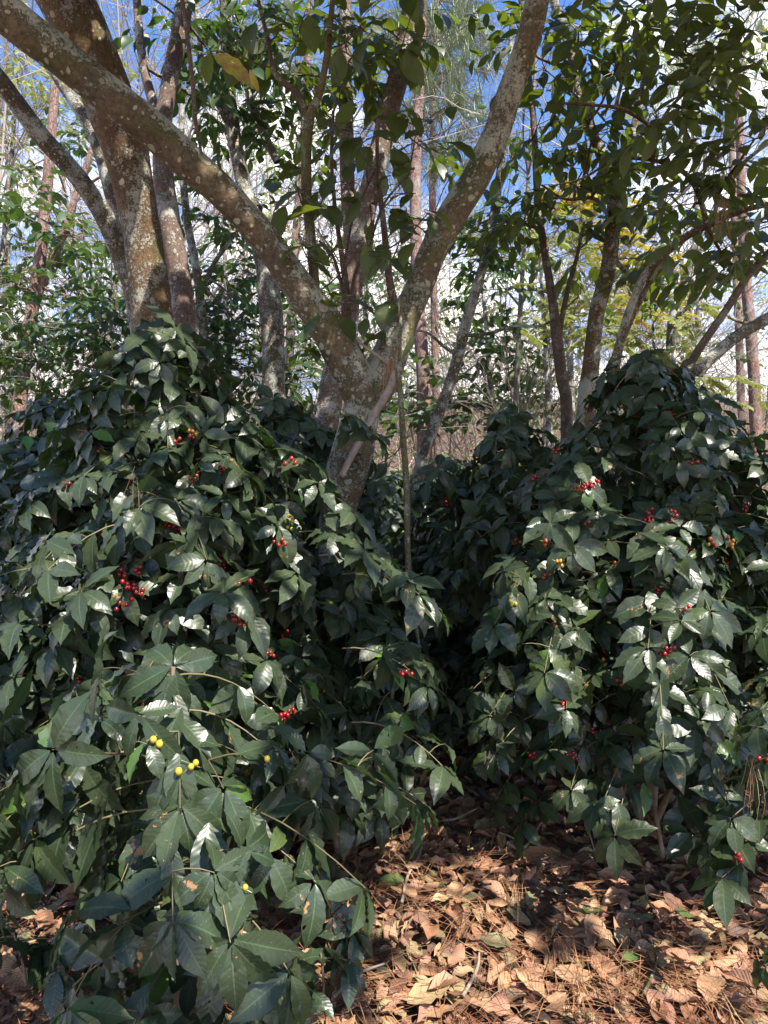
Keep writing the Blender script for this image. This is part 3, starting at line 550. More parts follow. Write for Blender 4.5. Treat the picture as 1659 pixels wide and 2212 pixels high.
def crown_blobs(lv, tw, blobs, L, src=None, droop=.5, per=6, twl=.28, jit=.35):
    for (x, y, D, rx, ry, rD, n) in blobs:
        c = P(x, y, D); ex = rx / F * D; ez = ry / F * D
        if src is not None and len(src):
            k = np.argmin(np.linalg.norm(src - c, axis=1)); mid = (src[k] + c) / 2 + RG.normal(0, .06, 3) * np.linalg.norm(c - src[k]); tw.tube(spline([src[k], mid, c], 8), np.linspace(.011, .005, 8), 5, rnd=random.random())
        if L > .125: n = int(n * .72)
        for k in range(max(1, n // per)):
            u = nrm(RG.normal(0, 1, 3)) * random.random() ** .45; p = c + np.array([u[0] * ex, u[1] * rD, u[2] * ez]); d = nrm(u * [1, 1, .5] + RG.normal(0, .5, 3) * [1, 1, .5]); l = twl * U(.6, 1.2)
            mid0 = (c + p) / 2 + RG.normal(0, .05, 3)
            if random.random() < .5: tw.tube(spline([c, mid0, p], 6), np.linspace(.004, .0022, 6), 3, rnd=random.random())
            pts = spline([p, p + d * l * .5 + UP * .01, p + d * l - UP * .03], 5); tw.tube(pts, np.linspace(.0025, .001, 5), 3, rnd=random.random())
            for j in range(per):
                f = (j + .5) / per; q = pts[0] * (1 - f) + pts[-1] * f; sd_ = nrm(np.cross(d, UP) + 1e-6) * (1 if j % 2 else -1)
                dd = nrm(d * U(.3, .8) + sd_ * U(.4, 1) - UP * U(0, 1.4) * droop + RG.normal(0, .15, 3)); nn = UP + RG.normal(0, jit, 3); nn = nn - dd * (nn @ dd); lv.add(q, dd, nrm(nn), L * U(.65, 1.15), U(.85, 1.15))
def tree(name, label, cat, paths, bark, blobs=(), leafmat=None, T=T_CROWN, L=.12, droop=.5, sides=12, lump=.06, group=None, twm=None, per=6, ground=True, twl=.28, extra=None, seg=6):
    paths = [list(p) for p in paths]
    if ground: paths[0] = to_ground(paths[0])
    base = P(*paths[0][0][:3]); e = empty(name, base); tag(e, label, cat, group); src = []
    for k, p in enumerate(paths):
        mb = MB(); a = limb(mb, p, sides if k == 0 else max(6, sides - 2), lump, seg); src.append(a[:, :3]); mb.build('trunk' if k == 0 else 'limb', bark, e)
    src = np.vstack(src); lv = Leaves(); tw = MB(); crown_blobs(lv, tw, blobs, L, src[len(src) // 3:], droop, per, twl)
    if extra: extra(lv, tw, src)
    if tw.n: tw.build('branches', twm or bark, e)
    if lv.L: lv.build('crown', T, leafmat, e)
    return e

# --- unseen canopy added along the sun's path, gaps cut to place sun patches below
SA = nrm(np.cross(SUN_DIR, UP)); SB = np.cross(SUN_DIR, SA)
def sp2(p): return np.array([p @ SA, p @ SB])
gaps = []  # sun lines kept clear of leaves where light patches are wanted
for (x, y, r) in [(940, 1775, .13), (1000, 1770, .12), (1070, 1800, .10), (1110, 1860, .13), (1190, 1870, .12), (1270, 1895, .10), (1180, 1800, .07), (1005, 1958, .09), (974, 2080, .08), (1540, 2185, .13), (1450, 2160, .06), (1300, 1990, .06), (1380, 1950, .05), (90, 1960, .10), (140, 2060, .12), (260, 2100, .09), (60, 2100, .09), (720, 2010, .07), (600, 2100, .08), (860, 2190, .06), (900, 1690, .08), (1500, 1980, .05), (820, 1860, .04), (1640, 1700, .08)] + [(random.Random(k).uniform(780, 1650), random.Random(k + 500).uniform(1900, 2230), random.Random(k + 900).uniform(.03, .085)) for k in range(30)]:
    gaps.append((sp2(on_ground(x, y)), r))
for (x, y, D, r) in [(330, 700, 2.75, .12), (420, 760, 2.65, .10), (560, 790, 2.65, .10), (520, 760, 2.6, .09), (600, 870, 2.6, .12), (330, 860, 2.45, .09), (640, 900, 2.6, .09), (270, 970, 2.4, .07), (330, 1010, 2.4, .05), (700, 1020, 2.5, .09), (760, 1060, 2.5, .08), (620, 1050, 2.5, .06),
                     (345, 1200, 2.2, .10), (490, 1120, 2.3, .05), (130, 1160, 2.5, .09), (600, 1300, 2.2, .08), (590, 1350, 2.2, .05), (60, 1470, 2.3, .10), (100, 1330, 2.4, .08), (250, 1080, 2.4, .06), (650, 1400, 2.2, .09), (700, 1180, 2.4, .07), (130, 1580, 1.5, .09), (180, 1620, 1.5, .05), (500, 1660, 1.5, .05), (640, 1580, 2.0, .10), (700, 1760, 2.0, .10),
                     (500, 1790, 1.5, .07), (560, 1760, 1.5, .06), (620, 1930, 1.5, .08), (550, 1980, 1.5, .08), (300, 1840, 1.55, .04), (720, 2110, 1.9, .08), (660, 2150, 1.9, .08), (480, 2080, 1.5, .04), (890, 1260, 2.5, .08), (740, 1270, 2.4, .05), (1090, 1320, 2.85, .10), (1110, 1530, 2.8, .09), (1190, 1560, 2.8, .09), (1240, 1620, 2.8, .07), (1310, 1310, 2.7, .03), (1530, 1330, 2.7, .08), (1640, 1320, 2.7, .09),
                     (1590, 1860, 2.2, .10), (1640, 1580, 2.3, .08), (1350, 1050, 2.8, .03), (1480, 1200, 2.8, .04), (1420, 1700, 2.8, .05), (900, 1480, 2.5, .05), (950, 1680, 2.4, .05), (850, 1480, 2.4, .05), (1500, 950, 3.0, .04), (1640, 950, 3.0, .06), (1030, 1650, 2.9, .05), (740, 900, 3.2, .04), (700, 690, 3.1, .05), (880, 640, 3.2, .06), (300, 560, 3.8, .06), (430, 400, 2.9, .06), (520, 450, 2.9, .05)]:
    gaps.append((sp2(P(x, y, D)), r))
for k in range(70):
    g_ = random.Random(k + 77); x, y = (g_.uniform(80, 800), g_.uniform(700, 2000)) if k < 46 else (g_.uniform(1050, 1650), g_.uniform(1200, 1750)); gaps.append((sp2(P(x, y, 2.4 if k < 46 and y < 1500 else (1.7 if k < 46 else 2.85))), g_.uniform(.015, .05)))
G2 = np.array([g for g, r in gaps]); GR = np.array([r for g, r in gaps])
added_canopy = Leaves(); added_canopy_pts = []
while len(added_canopy.L) < 15500:
    t = np.array([U(-2.9, 3.4), U(.6, 6.0), U(0, 2.4)]); h = U(3.7, 4.8); p = t + SUN_DIR * (h - t[2]) / SUN_DIR[2]; q = sp2(p)
    if p[1] > 0.2 and p[2] - CAMH < .66 * p[1] + .15: continue
    if np.any(np.linalg.norm(G2 - q, axis=1) < GR + .06): continue
    # a wave pattern opens more gaps in the added canopy
    if math.sin(q[0] * 5.1 + 1.3) * math.sin(q[1] * 4.3 + .7) + .5 * math.sin(q[0] * 11 + q[1] * 7) > 1.12: continue
    a = U(0, 6.28); l = U(.1, .19); d = nrm([math.cos(a), math.sin(a), U(-.5, .2)]); added_canopy.add(p - d * l * .5, d, nrm(SUN_DIR + RG.normal(0, .3, 3)), l); added_canopy_pts.append(p)
T_CAN = tset(4, 3, 2, OVAL, fold=(0, .2), bend=(0, .3), wave=(0, 0), seed=12)

# --- the forked tree
tp = [(728, 1250, 3.42, 78), (724, 1150, 3.4, 72), (733, 1087, 3.38, 78), (748, 1030, 3.36, 90), (766, 955, 3.34, 88), (780, 890, 3.32, 82), (792, 842, 3.3, 92)]
LL = [(786, 880, 3.32, 70), (764, 815, 3.28, 84), (735, 755, 3.24, 82), (695, 690, 3.2, 76), (640, 612, 3.14, 70), (575, 520, 3.08, 66), (500, 437, 3.0, 68), (425, 365, 2.92, 72), (350, 298, 2.86, 76), (275, 238, 2.8, 78), (200, 178, 2.74, 80), (125, 118, 2.68, 82), (50, 58, 2.62, 84), (-60, -40, 2.56, 86), (-260, -260, 2.5, 90)]
LR = [(798, 880, 3.34, 70), (818, 820, 3.34, 82), (845, 760, 3.34, 76), (868, 700, 3.34, 68), (897, 640, 3.34, 62), (928, 560, 3.32, 60), (957, 500, 3.3, 62), (992, 440, 3.28, 62), (1030, 382, 3.26, 60), (1066, 300, 3.24, 60), (1100, 205, 3.2, 56), (1130, 120, 3.16, 54), (1152, 45, 3.12, 52), (1168, -60, 3.1, 52), (1200, -300, 3.0, 50)]
fe = empty('forked_tree', P(*to_ground(tp)[0][:3])); tag(fe, 'lichen-covered tree in the middle whose trunk splits low into a wide V of two limbs', 'tree')
mb = MB(); limb(mb, to_ground(tp), 28, .05, 8, 1.0); c = P(752, 1010, 3.3); mb.build('trunk', M_BARK_MAIN, fe)
mb = MB(); la = limb(mb, LL, 28, .045, 8, 2.0); mb.build('limb', M_BARK_MAIN, fe)
mb = MB(); ra = limb(mb, LR, 28, .05, 8, 4.0); mb.build('limb', M_BARK_MAIN, fe)
mb = MB()
for (x, y, D, r) in [(762, 1003, 3.24, .028), (770, 985, 3.24, .02)]:       # healed wound below the stick
    th = np.linspace(0, 6.3, 20); pc = P(x, y, D); mb.tube(np.array([pc + np.array([math.cos(t) * r, 0, math.sin(t) * r * .8]) for t in th]), .008, 8, lump=.2)
mb.build('burl', M_BARK_OR, fe)
mb = MB(); cp = np.array(added_canopy_pts); cc = cp.mean(0)
for k in range(60):
    q = cp[random.randrange(len(cp))]; s0 = (la if k % 2 else ra)[-1, :3]; sp_ = spline([s0, (s0 + q) / 2 + RG.normal(0, .2, 3) + UP * .5, q], 10)
    if np.any((sp_[:, 1] > .2) & (sp_[:, 2] - CAMH < .66 * sp_[:, 1] + .05)): continue
    mb.tube(sp_, np.linspace(.03, .006, 10), 5)
mb.build('branches', M_BARK_MAIN, fe); added_canopy.build('crown', T_CAN, M_CROWN_D, fe)  # unseen branches and leaves, added to this tree to shade the bushes
mb = MB()
for k in range(7):                                # hanging shoots on the right limb's inside
    pass
# sheaf of dead needles caught at the fork
def needle_bunch(label, x, y, D, n, l, spread, mat=M_DRYNEEDLE, dirv=(0, 0, -1), w=.0009):
    c = P(x, y, D); e = MB()
    for k in range(n):
        d = nrm(np.array(dirv) + RG.normal(0, spread * .8, 3)); needle(e, c + RG.normal(0, .012, 3), d, l * U(.5, 1.1), w * .6, U(-.55, .55), random.random(), FWD)
    o = e.build('dry_needle_bunch', mat); tag(o, label, 'dry needles', 'bunches of dry pine needles'); return o
needle_bunch('brown sheaf of dead needles caught on the right limb just above the fork', 845, 782, 3.16, 70, .15, .16, w=.0012)
needle_bunch('looped pair of orange pine needles dangling on the left bush', 290, 1020, 2.2, 3, .12, .4)
needle_bunch('long pine needles draped from the branch at the right edge', 1618, 1640, 2.1, 9, .2, .14)
needle_bunch('needles tangled in the twigs at the upper right', 1560, 430, 3.4, 24, .2, .25)
needle_bunch('small white bleached wisp of dead leaf hanging under the right bush', 1057, 1630, 2.75, 8, .06, .25, mat=M_BARE, w=.003)

# sticks
def stick(name, label, pts, mat, cat='stick', sides=8):
    mb = MB(); limb(mb, pts, sides, .1, 6, cap=True); o = mb.build(name, mat); tag(o, label, cat); return o
stick('leaning_stick', 'straight brown dead stick leaning across the front of the forked trunk', [(850, 800, 3.12, 6), (842, 838, 3.1, 15), (815, 885, 3.1, 16), (785, 940, 3.1, 15), (760, 985, 3.1, 15), (738, 1030, 3.1, 14)], M_DRYTWIG)
stick('hanging_stick', 'long thin greenish dead shoot hanging from the right limb to the bushes below', [(868, 640, 3.05, 6), (864, 720, 3.0, 8), (863, 810, 3.0, 10), (868, 900, 3.0, 12), (874, 985, 3.0, 13), (879, 1080, 3.0, 14), (881, 1190, 3.0, 14), (886, 1290, 3.0, 15), (896, 1340, 3.0, 12), (908, 1408, 3.0, 3)], M_BARK_GREEN)
stick('branch_stub', 'thin crooked dead twig wedged in the fork of the lichened tree', [(754, 712, 3.2, 7), (780, 742, 3.18, 8), (810, 765, 3.18, 8), (842, 788, 3.18, 7)], M_DRYTWIG)
stick('hanging_twig', 'reddish twig dangling from the top over the left limb', [(385, -60, 2.6, 8), (398, 30, 2.6, 9), (410, 120, 2.6, 9), (418, 200, 2.62, 10), (424, 270, 2.64, 9), (436, 335, 2.7, 6)], M_BARK_RED)

# --- thick tree at left, and its neighbours
tree('thick_tree', 'thickest trunk, orange-brown with lichen, rising behind the tall left bush and passing behind the limb', 'tree',
     [[(342, 900, 3.9, 92), (336, 780, 3.9, 90), (329, 680, 3.9, 86), (318, 590, 3.88, 82), (307, 500, 3.86, 80), (292, 420, 3.82, 86), (274, 340, 3.78, 96), (248, 250, 3.72, 104), (214, 160, 3.66, 108), (178, 75, 3.6, 114), (142, 0, 3.55, 120), (90, -100, 3.5, 124), (0, -300, 3.4, 120)]],
     M_BARK_OR, sides=28, lump=.04, seg=8)
tree('smooth_tree', 'pinkish smooth trunk pressed close behind the right side of the thickest trunk', 'tree',
     [[(405, 800, 4.3, 56), (392, 640, 4.3, 52), (376, 540, 4.3, 50), (362, 450, 4.3, 46), (352, 360, 4.3, 42), (352, 270, 4.3, 38), (366, 185, 4.3, 36), (384, 90, 4.3, 36), (402, 0, 4.3, 34), (430, -150, 4.3, 30)], [(352, 300, 4.3, 24), (335, 240, 4.35, 22), (312, 150, 4.4, 20), (300, 60, 4.4, 18), (292, -60, 4.4, 16)]],
     M_BARK_PINK, [(450, 110, 4.6, 70, 60, .4, 130), (520, 60, 4.8, 60, 60, .4, 110), (470, 240, 4.9, 60, 60, .4, 90), (400, 50, 4.7, 50, 50, .3, 60)], M_CROWN_D, T_MID, .12, sides=18)
tree('leaning_tree', 'grey lichened trunk slanting up to the left edge behind the thickest trunk', 'tree',
     [[(312, 800, 4.4, 46), (292, 650, 4.35, 44), (265, 560, 4.3, 42), (232, 480, 4.2, 42), (190, 412, 4.1, 40), (140, 350, 4.0, 40), (80, 282, 3.9, 40), (30, 215, 3.8, 38), (-20, 150, 3.7, 36), (-160, 0, 3.6, 34)]], M_BARK_GREY, sides=20)
tree('forest_tree', 'mossy pale trunk curving behind the left limb, seen between it and the thickest trunk', 'tree',
     [[(300, 700, 4.9, 30), (275, 560, 4.9, 28), (245, 440, 4.85, 28), (222, 350, 4.8, 28), (200, 285, 4.8, 28), (165, 228, 4.8, 26), (125, 170, 4.8, 24), (80, 100, 4.8, 22), (50, 0, 4.8, 20), (30, -80, 4.8, 18)]], M_BARK_GREY, sides=14)
tree('forest_tree', 'pinkish double trunk far left that forks low into a V of thin stems', 'tree',
     [[(40, 900, 6.5, 34), (55, 760, 6.5, 30), (73, 650, 6.5, 27), (86, 560, 6.5, 25), (95, 470, 6.5, 24), (104, 380, 6.5, 22), (112, 280, 6.5, 20), (120, 180, 6.5, 18), (126, 80, 6.5, 16), (135, -60, 6.5, 14)], [(72, 660, 6.5, 18), (105, 585, 6.5, 17), (140, 500, 6.5, 16), (165, 420, 6.5, 15), (190, 350, 6.5, 13), (210, 285, 6.5, 10), (240, 190, 6.5, 7)], [(160, 440, 6.5, 9), (190, 400, 6.5, 7), (240, 370, 6.4, 5)]],
     M_BARK_PINE, [(60, 450, 6.3, 70, 40, .5, 130), (180, 520, 6.3, 60, 50, .5, 110), (40, 620, 6.3, 50, 50, .4, 70), (150, 640, 6.2, 80, 40, .5, 120)], M_CROWN_D, T_FAR, .13, sides=12)
tree('forest_tree', 'stout mossy trunk standing behind the left limb right of the tall left bush', 'tree',
     [[(592, 900, 5.0, 52), (590, 760, 5.0, 50), (586, 680, 5.0, 50), (578, 600, 5.0, 46), (560, 520, 5.0, 40), (534, 430, 5.0, 34), (512, 330, 5.0, 30), (497, 220, 5.0, 28), (490, 100, 5.0, 26), (485, -60, 5.0, 24)], [(505, 290, 5.0, 18), (470, 220, 5.0, 16), (440, 170, 5.0, 14), (430, 60, 5.0, 12), (420, -40, 5.0, 10)], [(600, 350, 5.1, 18), (570, 290, 5.1, 18), (545, 230, 5.1, 17), (530, 150, 5.1, 15), (525, 40, 5.1, 14), (520, -60, 5.1, 12)]],
     M_BARK_GREY, [(600, 300, 5.4, 60, 60, .5, 110), (640, 100, 5.2, 60, 70, .5, 120), (560, 180, 5.6, 60, 60, .4, 80)], M_CROWN_D, T_MID, .12, sides=18)
tree('forest_tree', 'slender spotted grey trunk directly right of the pinkish smooth trunk', 'tree',
     [[(440, 860, 5.5, 22), (440, 740, 5.5, 20), (432, 640, 5.5, 19), (420, 560, 5.5, 18), (405, 480, 5.5, 17), (396, 390, 5.5, 15), (392, 300, 5.5, 13), (395, 200, 5.5, 11)], [(440, 620, 5.5, 11), (462, 570, 5.5, 10), (490, 530, 5.5, 9), (520, 490, 5.5, 6)]],
     M_BARK_GREY, [(470, 470, 5.6, 70, 50, .5, 140), (500, 640, 5.8, 60, 60, .5, 150), (420, 700, 5.8, 60, 50, .4, 120), (260, 690, 5.4, 70, 40, .4, 140), (520, 740, 5.8, 40, 50, .4, 80)], M_CROWN_D, T_MID, .11, sides=10)
tree('smooth_tree', 'pale pinkish trunk standing right behind the V of the forked tree', 'tree',
     [[(700, 960, 4.6, 58), (712, 870, 4.6, 52), (722, 800, 4.6, 48), (742, 700, 4.6, 46), (763, 600, 4.6, 48), (780, 500, 4.6, 48), (802, 400, 4.6, 46), (826, 300, 4.6, 44), (850, 205, 4.6, 44), (872, 120, 4.6, 46), (888, 45, 4.6, 48), (905, -60, 4.6, 50), (930, -250, 4.6, 46)], [(765, 600, 4.65, 30), (758, 500, 4.7, 34), (750, 380, 4.75, 32), (748, 250, 4.8, 30), (745, 100, 4.8, 28), (750, -60, 4.8, 26)]],
     M_BARK_PINK, [(650, 60, 4.9, 70, 70, .4, 150), (930, 330, 5.0, 40, 30, .4, 40), (760, 120, 4.4, 70, 60, .3, 130), (840, 60, 4.5, 60, 60, .3, 100), (700, 250, 5.0, 60, 60, .3, 90), (600, 160, 4.8, 50, 60, .3, 80)], M_CROWN, T_CROWN, .14, sides=20)

# --- broad-leaved shoots growing up through the fork
def shoots():
    allp = []
    e = empty('broadleaf_shrub', P(756, 790, 3.38)); tag(e, 'broad-leaved shoots with yellow-mottled leaves growing up inside the V of the forked tree', 'shrub')
    S = [([(690, 700, 3.22, 22), (682, 640, 3.2, 22), (674, 540, 3.2, 22), (664, 440, 3.18, 22), (662, 340, 3.16, 23), (667, 260, 3.14, 24), (690, 200, 3.12, 16), (706, 120, 3.1, 14), (716, 30, 3.1, 12), (724, -60, 3.1, 11)], M_BARK_GREEN),
         ([(668, 265, 3.14, 16), (645, 205, 3.12, 15), (612, 178, 3.1, 13), (590, 150, 3.1, 10), (580, 90, 3.1, 9), (560, 10, 3.1, 8), (550, -60, 3.1, 8)], M_BARK_RED),
         ([(756, 780, 3.38, 26), (748, 714, 3.34, 24), (747, 640, 3.32, 20), (744, 590, 3.3, 15), (732, 510, 3.28, 11), (722, 430, 3.26, 9), (716, 340, 3.24, 8), (720, 240, 3.22, 7)], M_BARK_RED),
         ([(862, 700, 3.3, 24), (854, 668, 3.26, 22), (844, 620, 3.24, 18), (835, 550, 3.22, 15), (827, 470, 3.2, 13), (818, 390, 3.2, 10), (815, 300, 3.2, 8), (826, 220, 3.2, 6)], M_BARK_RED),
         ([(748, 690, 3.33, 8), (768, 590, 3.28, 7), (800, 520, 3.22, 6), (830, 440, 3.2, 5), (880, 380, 3.15, 4)], M_BARK_RED),
         ([(748, 660, 3.33, 8), (722, 560, 3.28, 7), (690, 520, 3.22, 6)], M_BARK_RED), ([(742, 590, 3.3, 6), (760, 480, 3.25, 5), (780, 430, 3.2, 4), (830, 330, 3.15, 3)], M_BARK_RED)]
    for p, m in S:
        mb = MB(); aa = limb(mb, p, 10, .06, 6); allp.append(aa[:, :3]); mb.build('stem', m, e)
    lv = Leaves(); tw = MB(); allp = np.vstack(allp)
    for (x, y, D, rx, ry, n) in [(725, 270, 3.0, 70, 20, 7), (640, 400, 3.05, 60, 40, 9), (790, 330, 3.1, 50, 40, 6), (900, 275, 3.05, 55, 35, 9), (885, 370, 3.05, 30, 50, 6), (715, 400, 3.1, 60, 50, 9), (770, 545, 3.0, 80, 18, 9), (870, 500, 3.05, 20, 40, 4), (800, 665, 3.15, 80, 20, 8), (840, 690, 3.2, 40, 25, 4),
                             (645, 510, 3.1, 25, 50, 5), (800, 440, 3.1, 70, 30, 7), (925, 460, 3.05, 30, 15, 3), (880, 60, 3.1, 60, 60, 6), (780, 60, 3.1, 70, 60, 10), (620, 30, 3.1, 40, 40, 5), (740, 180, 3.15, 50, 50, 5), (650, 740, 3.2, 15, 10, 2), (480, 90, 3.0, 60, 30, 5)]:
        cc_ = P(x, y, D); k0 = allp[np.argmin(np.linalg.norm(allp - cc_ + UP * .1, axis=1))]; tw.tube(spline([k0, (k0 + cc_) / 2 - UP * .02, cc_], 6), np.linspace(.004, .0025, 6), 5)
        for k in range(n):
            p = P(x + U(-rx, rx) * 1.35, y + U(-ry, ry) * 1.3, D + U(-.15, .15)); a = U(0, 6.28); d = nrm([math.cos(a), math.sin(a) * .7, U(-1.1, .15)]); nn = UP + RG.normal(0, .25, 3) + np.array([0, -.35, 0]); nn = nrm(nn - d * (nn @ d))
            lv.add(p, d, nn, U(.09, .16), U(.85, 1.1)); tw.tube(spline([cc_, (cc_ + p) / 2 + RG.normal(0, .02, 3), p - d * .03 - UP * .005, p], 6), .0016, 4)
    tw.build('twigs', M_BARK_RED, e); lv.build('foliage', T_BROAD, M_BROAD, e)
shoots()
def single_leaf(name, label, x, y, D, d, n, l, stops_r, mat, cat='leaf', T=T_DEAD, w=1.0):
    lv = Leaves(); d = nrm(d); n = np.array(n, float); n = nrm(n - d * (n @ d)); lv.add(P(x, y, D), d, n, l, w, stops_r); mb = MB(); lv.fill(mb, T); o = mb.build(name, mat); tag(o, label, cat); return o
M_YDEAD = plain_mat('yellow_brown_leaf', [(0.44, (0.26, 0.12, 0.08)), (0.53, (0.24, 0.15, 0.05)), (0.56, (0.30, 0.25, 0.035))], rough=.5, scale=30, veins=True)
single_leaf('withered_leaf', 'yellow and brown withered leaf near the top, hanging between the thick limb and the shoots', 462, 118, 2.6, (1, 0, -.45), (-.2, -1, .5), .17, .55, M_YDEAD, T=T_BROAD, w=.8)
single_leaf('withered_leaf', 'curled yellow leaf tip hanging below the big yellow and brown one', 540, 150, 2.6, (.35, 0, -1), (-.2, -1, .3), .08, .6, M_YDEAD, T=T_BROAD, w=.5)

# --- pines behind
def pine(label, paths, tufts, sides=12, bark=M_BARK_PINE):
    paths = [list(p) for p in paths]; paths[0] = to_ground(paths[0]); e = empty('pine_tree', P(*paths[0][0][:3])); tag(e, label, 'pine', 'pines behind the coffee rows'); src = []
    for k, p in enumerate(paths):
        mb = MB(); a = limb(mb, p, sides, .04, 6); src.append(a[:, :3]); mb.build('trunk' if k == 0 else 'limb', bark, e)
    src = np.vstack(src); br = MB(); nd = MB()
    for (x, y, D, rx, ry, n) in tufts:
        for k in range(n):
            c = P(x + random.gauss(0, rx), y + random.gauss(0, ry), D + U(-1, 1)); i0 = np.argmin(np.abs(src[:, 2] - c[2] + .3)); 
            if random.random() < .35: br.tube(spline([src[i0], (src[i0] + c) / 2 + RG.normal(0, .2, 3) + UP * .25, c], 6), np.linspace(.010, .004, 6), 4, rnd=U(0, .3))
            d0 = nrm(c - src[i0] + RG.normal(0, .3, 3) + UP * .3)
            for j in range(60):
                d = nrm(d0 * .7 + RG.normal(0, .55, 3)); needle(nd, c + d0 * U(-.08, .08), d, U(.16, .28), .0034, U(-.1, .25), random.random())
    if br.n: br.build('branches', M_BARE, e)
    if nd.n: nd.build('crown', M_NEEDLE, e)
pine('pine with a flaky pink trunk seen between the right limb and the grey leaning trunk', [[(918, 1000, 8.5, 34), (916, 930, 8.5, 33), (915, 830, 8.5, 31), (908, 720, 8.5, 28), (902, 620, 8.5, 26), (898, 500, 8.5, 25), (897, 380, 8.5, 24), (902, 260, 8.5, 22), (910, 120, 8.5, 20), (915, -40, 8.5, 17)]],
     [(950, 120, 9, 60, 55, 42), (990, 220, 9.5, 50, 40, 30), (900, 60, 9, 60, 40, 26), (880, 320, 9.5, 40, 40, 12), (1000, 60, 10, 40, 40, 20)])
pine('thinner dark pine trunk just right of the pink-barked pine', [[(945, 960, 11, 18), (940, 760, 11, 17), (936, 560, 11, 16), (934, 400, 11, 15), (935, 250, 11, 13), (940, 60, 11, 11), (945, -60, 11, 9)]], [(1000, 330, 11, 60, 40, 22), (930, 220, 11, 50, 50, 18)])
pine('straight pine trunk at the right border rising behind the right bush', [[(1634, 1000, 8.5, 26), (1630, 850, 8.5, 25), (1622, 720, 8.5, 24), (1612, 620, 8.5, 22), (1604, 480, 8.5, 20), (1598, 300, 8.5, 17), (1590, 60, 8.5, 13)]], [(1560, 160, 9, 70, 60, 16)])
pine('paler pine trunk just left of the border pine', [[(1606, 1000, 11, 18), (1600, 850, 11, 17), (1596, 720, 11, 16), (1588, 550, 11, 15), (1580, 300, 11, 13), (1570, 60, 11, 10)]], [(1480, 200, 11, 70, 60, 14)])
pine('pine with bluish needles rising behind the top of the forked tree', [[(620, 960, 12, 22), (628, 700, 12, 20), (640, 500, 12, 18), (655, 300, 12, 16), (665, 100, 12, 14), (672, -60, 12, 12)]], [(600, 140, 12, 70, 60, 26), (640, 330, 12, 60, 50, 18)])

# --- trees on the right
tree('forest_tree', 'grey leaning trunk slanting right behind the hanging stick, left of the right bush', 'tree',
     [[(892, 1090, 5.3, 30), (908, 1010, 5.3, 27), (932, 935, 5.3, 25), (958, 865, 5.3, 24), (984, 790, 5.3, 25), (1005, 705, 5.3, 24), (1030, 620, 5.3, 22), (1048, 560, 5.3, 21), (1062, 490, 5.3, 19), (1076, 400, 5.3, 17), (1088, 300, 5.3, 15), (1100, 180, 5.3, 12), (1105, 50, 5.3, 9)], [(998, 725, 5.3, 9), (1050, 722, 5.2, 8), (1110, 705, 5.1, 7), (1180, 700, 5.0, 5), (1250, 640, 5.0, 3)], [(990, 770, 5.3, 9), (955, 745, 5.2, 7), (925, 720, 5.1, 6), (890, 712, 5, 4)]],
     M_BARK_GREY, [(1060, 560, 5.6, 50, 60, .4, 150), (1030, 500, 5.6, 40, 40, .4, 80), (1090, 450, 5.6, 40, 40, .4, 60), (1080, 330, 5.4, 40, 50, .4, 50)], M_CROWN_D, T_MID, .11, sides=14)
tree('forest_tree', 'thin reddish trunk left of the right bush that forks into a narrow V', 'tree',
     [[(1224, 900, 5.0, 26), (1214, 820, 5.0, 25), (1204, 740, 5.0, 25), (1193, 650, 5.0, 20), (1181, 570, 5.0, 17), (1167, 480, 5.0, 16), (1160, 410, 5.0, 15), (1156, 330, 5.0, 14), (1150, 230, 5.0, 13), (1135, 100, 5.0, 11), (1120, -40, 5.0, 9)], [(1206, 745, 5.0, 14), (1213, 690, 5.0, 12), (1228, 620, 5.0, 10), (1245, 560, 5.0, 8), (1262, 480, 5.0, 5)]],
     M_BARK_RED, [(1130, 480, 4.9, 60, 50, .4, 120), (1150, 300, 4.8, 60, 50, .4, 60)], M_CROWN, T_CROWN, .11, sides=12)
tree('forest_tree', 'dark mottled trunk rising from the top of the right bush and forking at leaf height', 'tree',
     [[(1262, 950, 4.8, 42), (1275, 800, 4.8, 37), (1281, 740, 4.8, 35), (1290, 670, 4.8, 34), (1310, 600, 4.8, 32), (1321, 520, 4.8, 33), (1328, 450, 4.8, 34), (1325, 385, 4.8, 36), (1298, 330, 4.8, 25), (1268, 255, 4.8, 23), (1245, 180, 4.8, 21), (1230, 100, 4.8, 20), (1195, 0, 4.8, 18), (1170, -100, 4.8, 16)], [(1328, 400, 4.8, 20), (1350, 340, 4.8, 19), (1368, 280, 4.8, 17), (1390, 180, 4.8, 14), (1400, 60, 4.8, 11), (1405, -60, 4.8, 9)], [(1325, 560, 4.8, 12), (1365, 600, 4.75, 10), (1395, 650, 4.7, 8)], [(1318, 470, 4.8, 9), (1285, 430, 4.7, 8), (1220, 430, 4.6, 6), (1170, 400, 4.5, 4)]],
     M_BARK_OR, [(1250, 60, 4.3, 90, 50, .5, 120), (1200, 170, 4.4, 80, 50, .5, 90), (1330, 150, 4.2, 80, 50, .5, 80), (1280, 290, 4.4, 90, 40, .4, 130), (1420, 260, 4.2, 70, 50, .5, 90), (1240, 400, 4.6, 70, 40, .4, 110), (1130, 90, 4.4, 60, 70, .4, 110), (1400, 60, 4.2, 90, 50, .5, 100), (1440, 420, 4.6, 70, 40, .4, 120), (1250, 540, 5.2, 60, 40, .4, 110), (1390, 560, 5.2, 60, 35, .4, 110)],
     M_CROWN, T_CROWN, .132, sides=18, droop=.6)
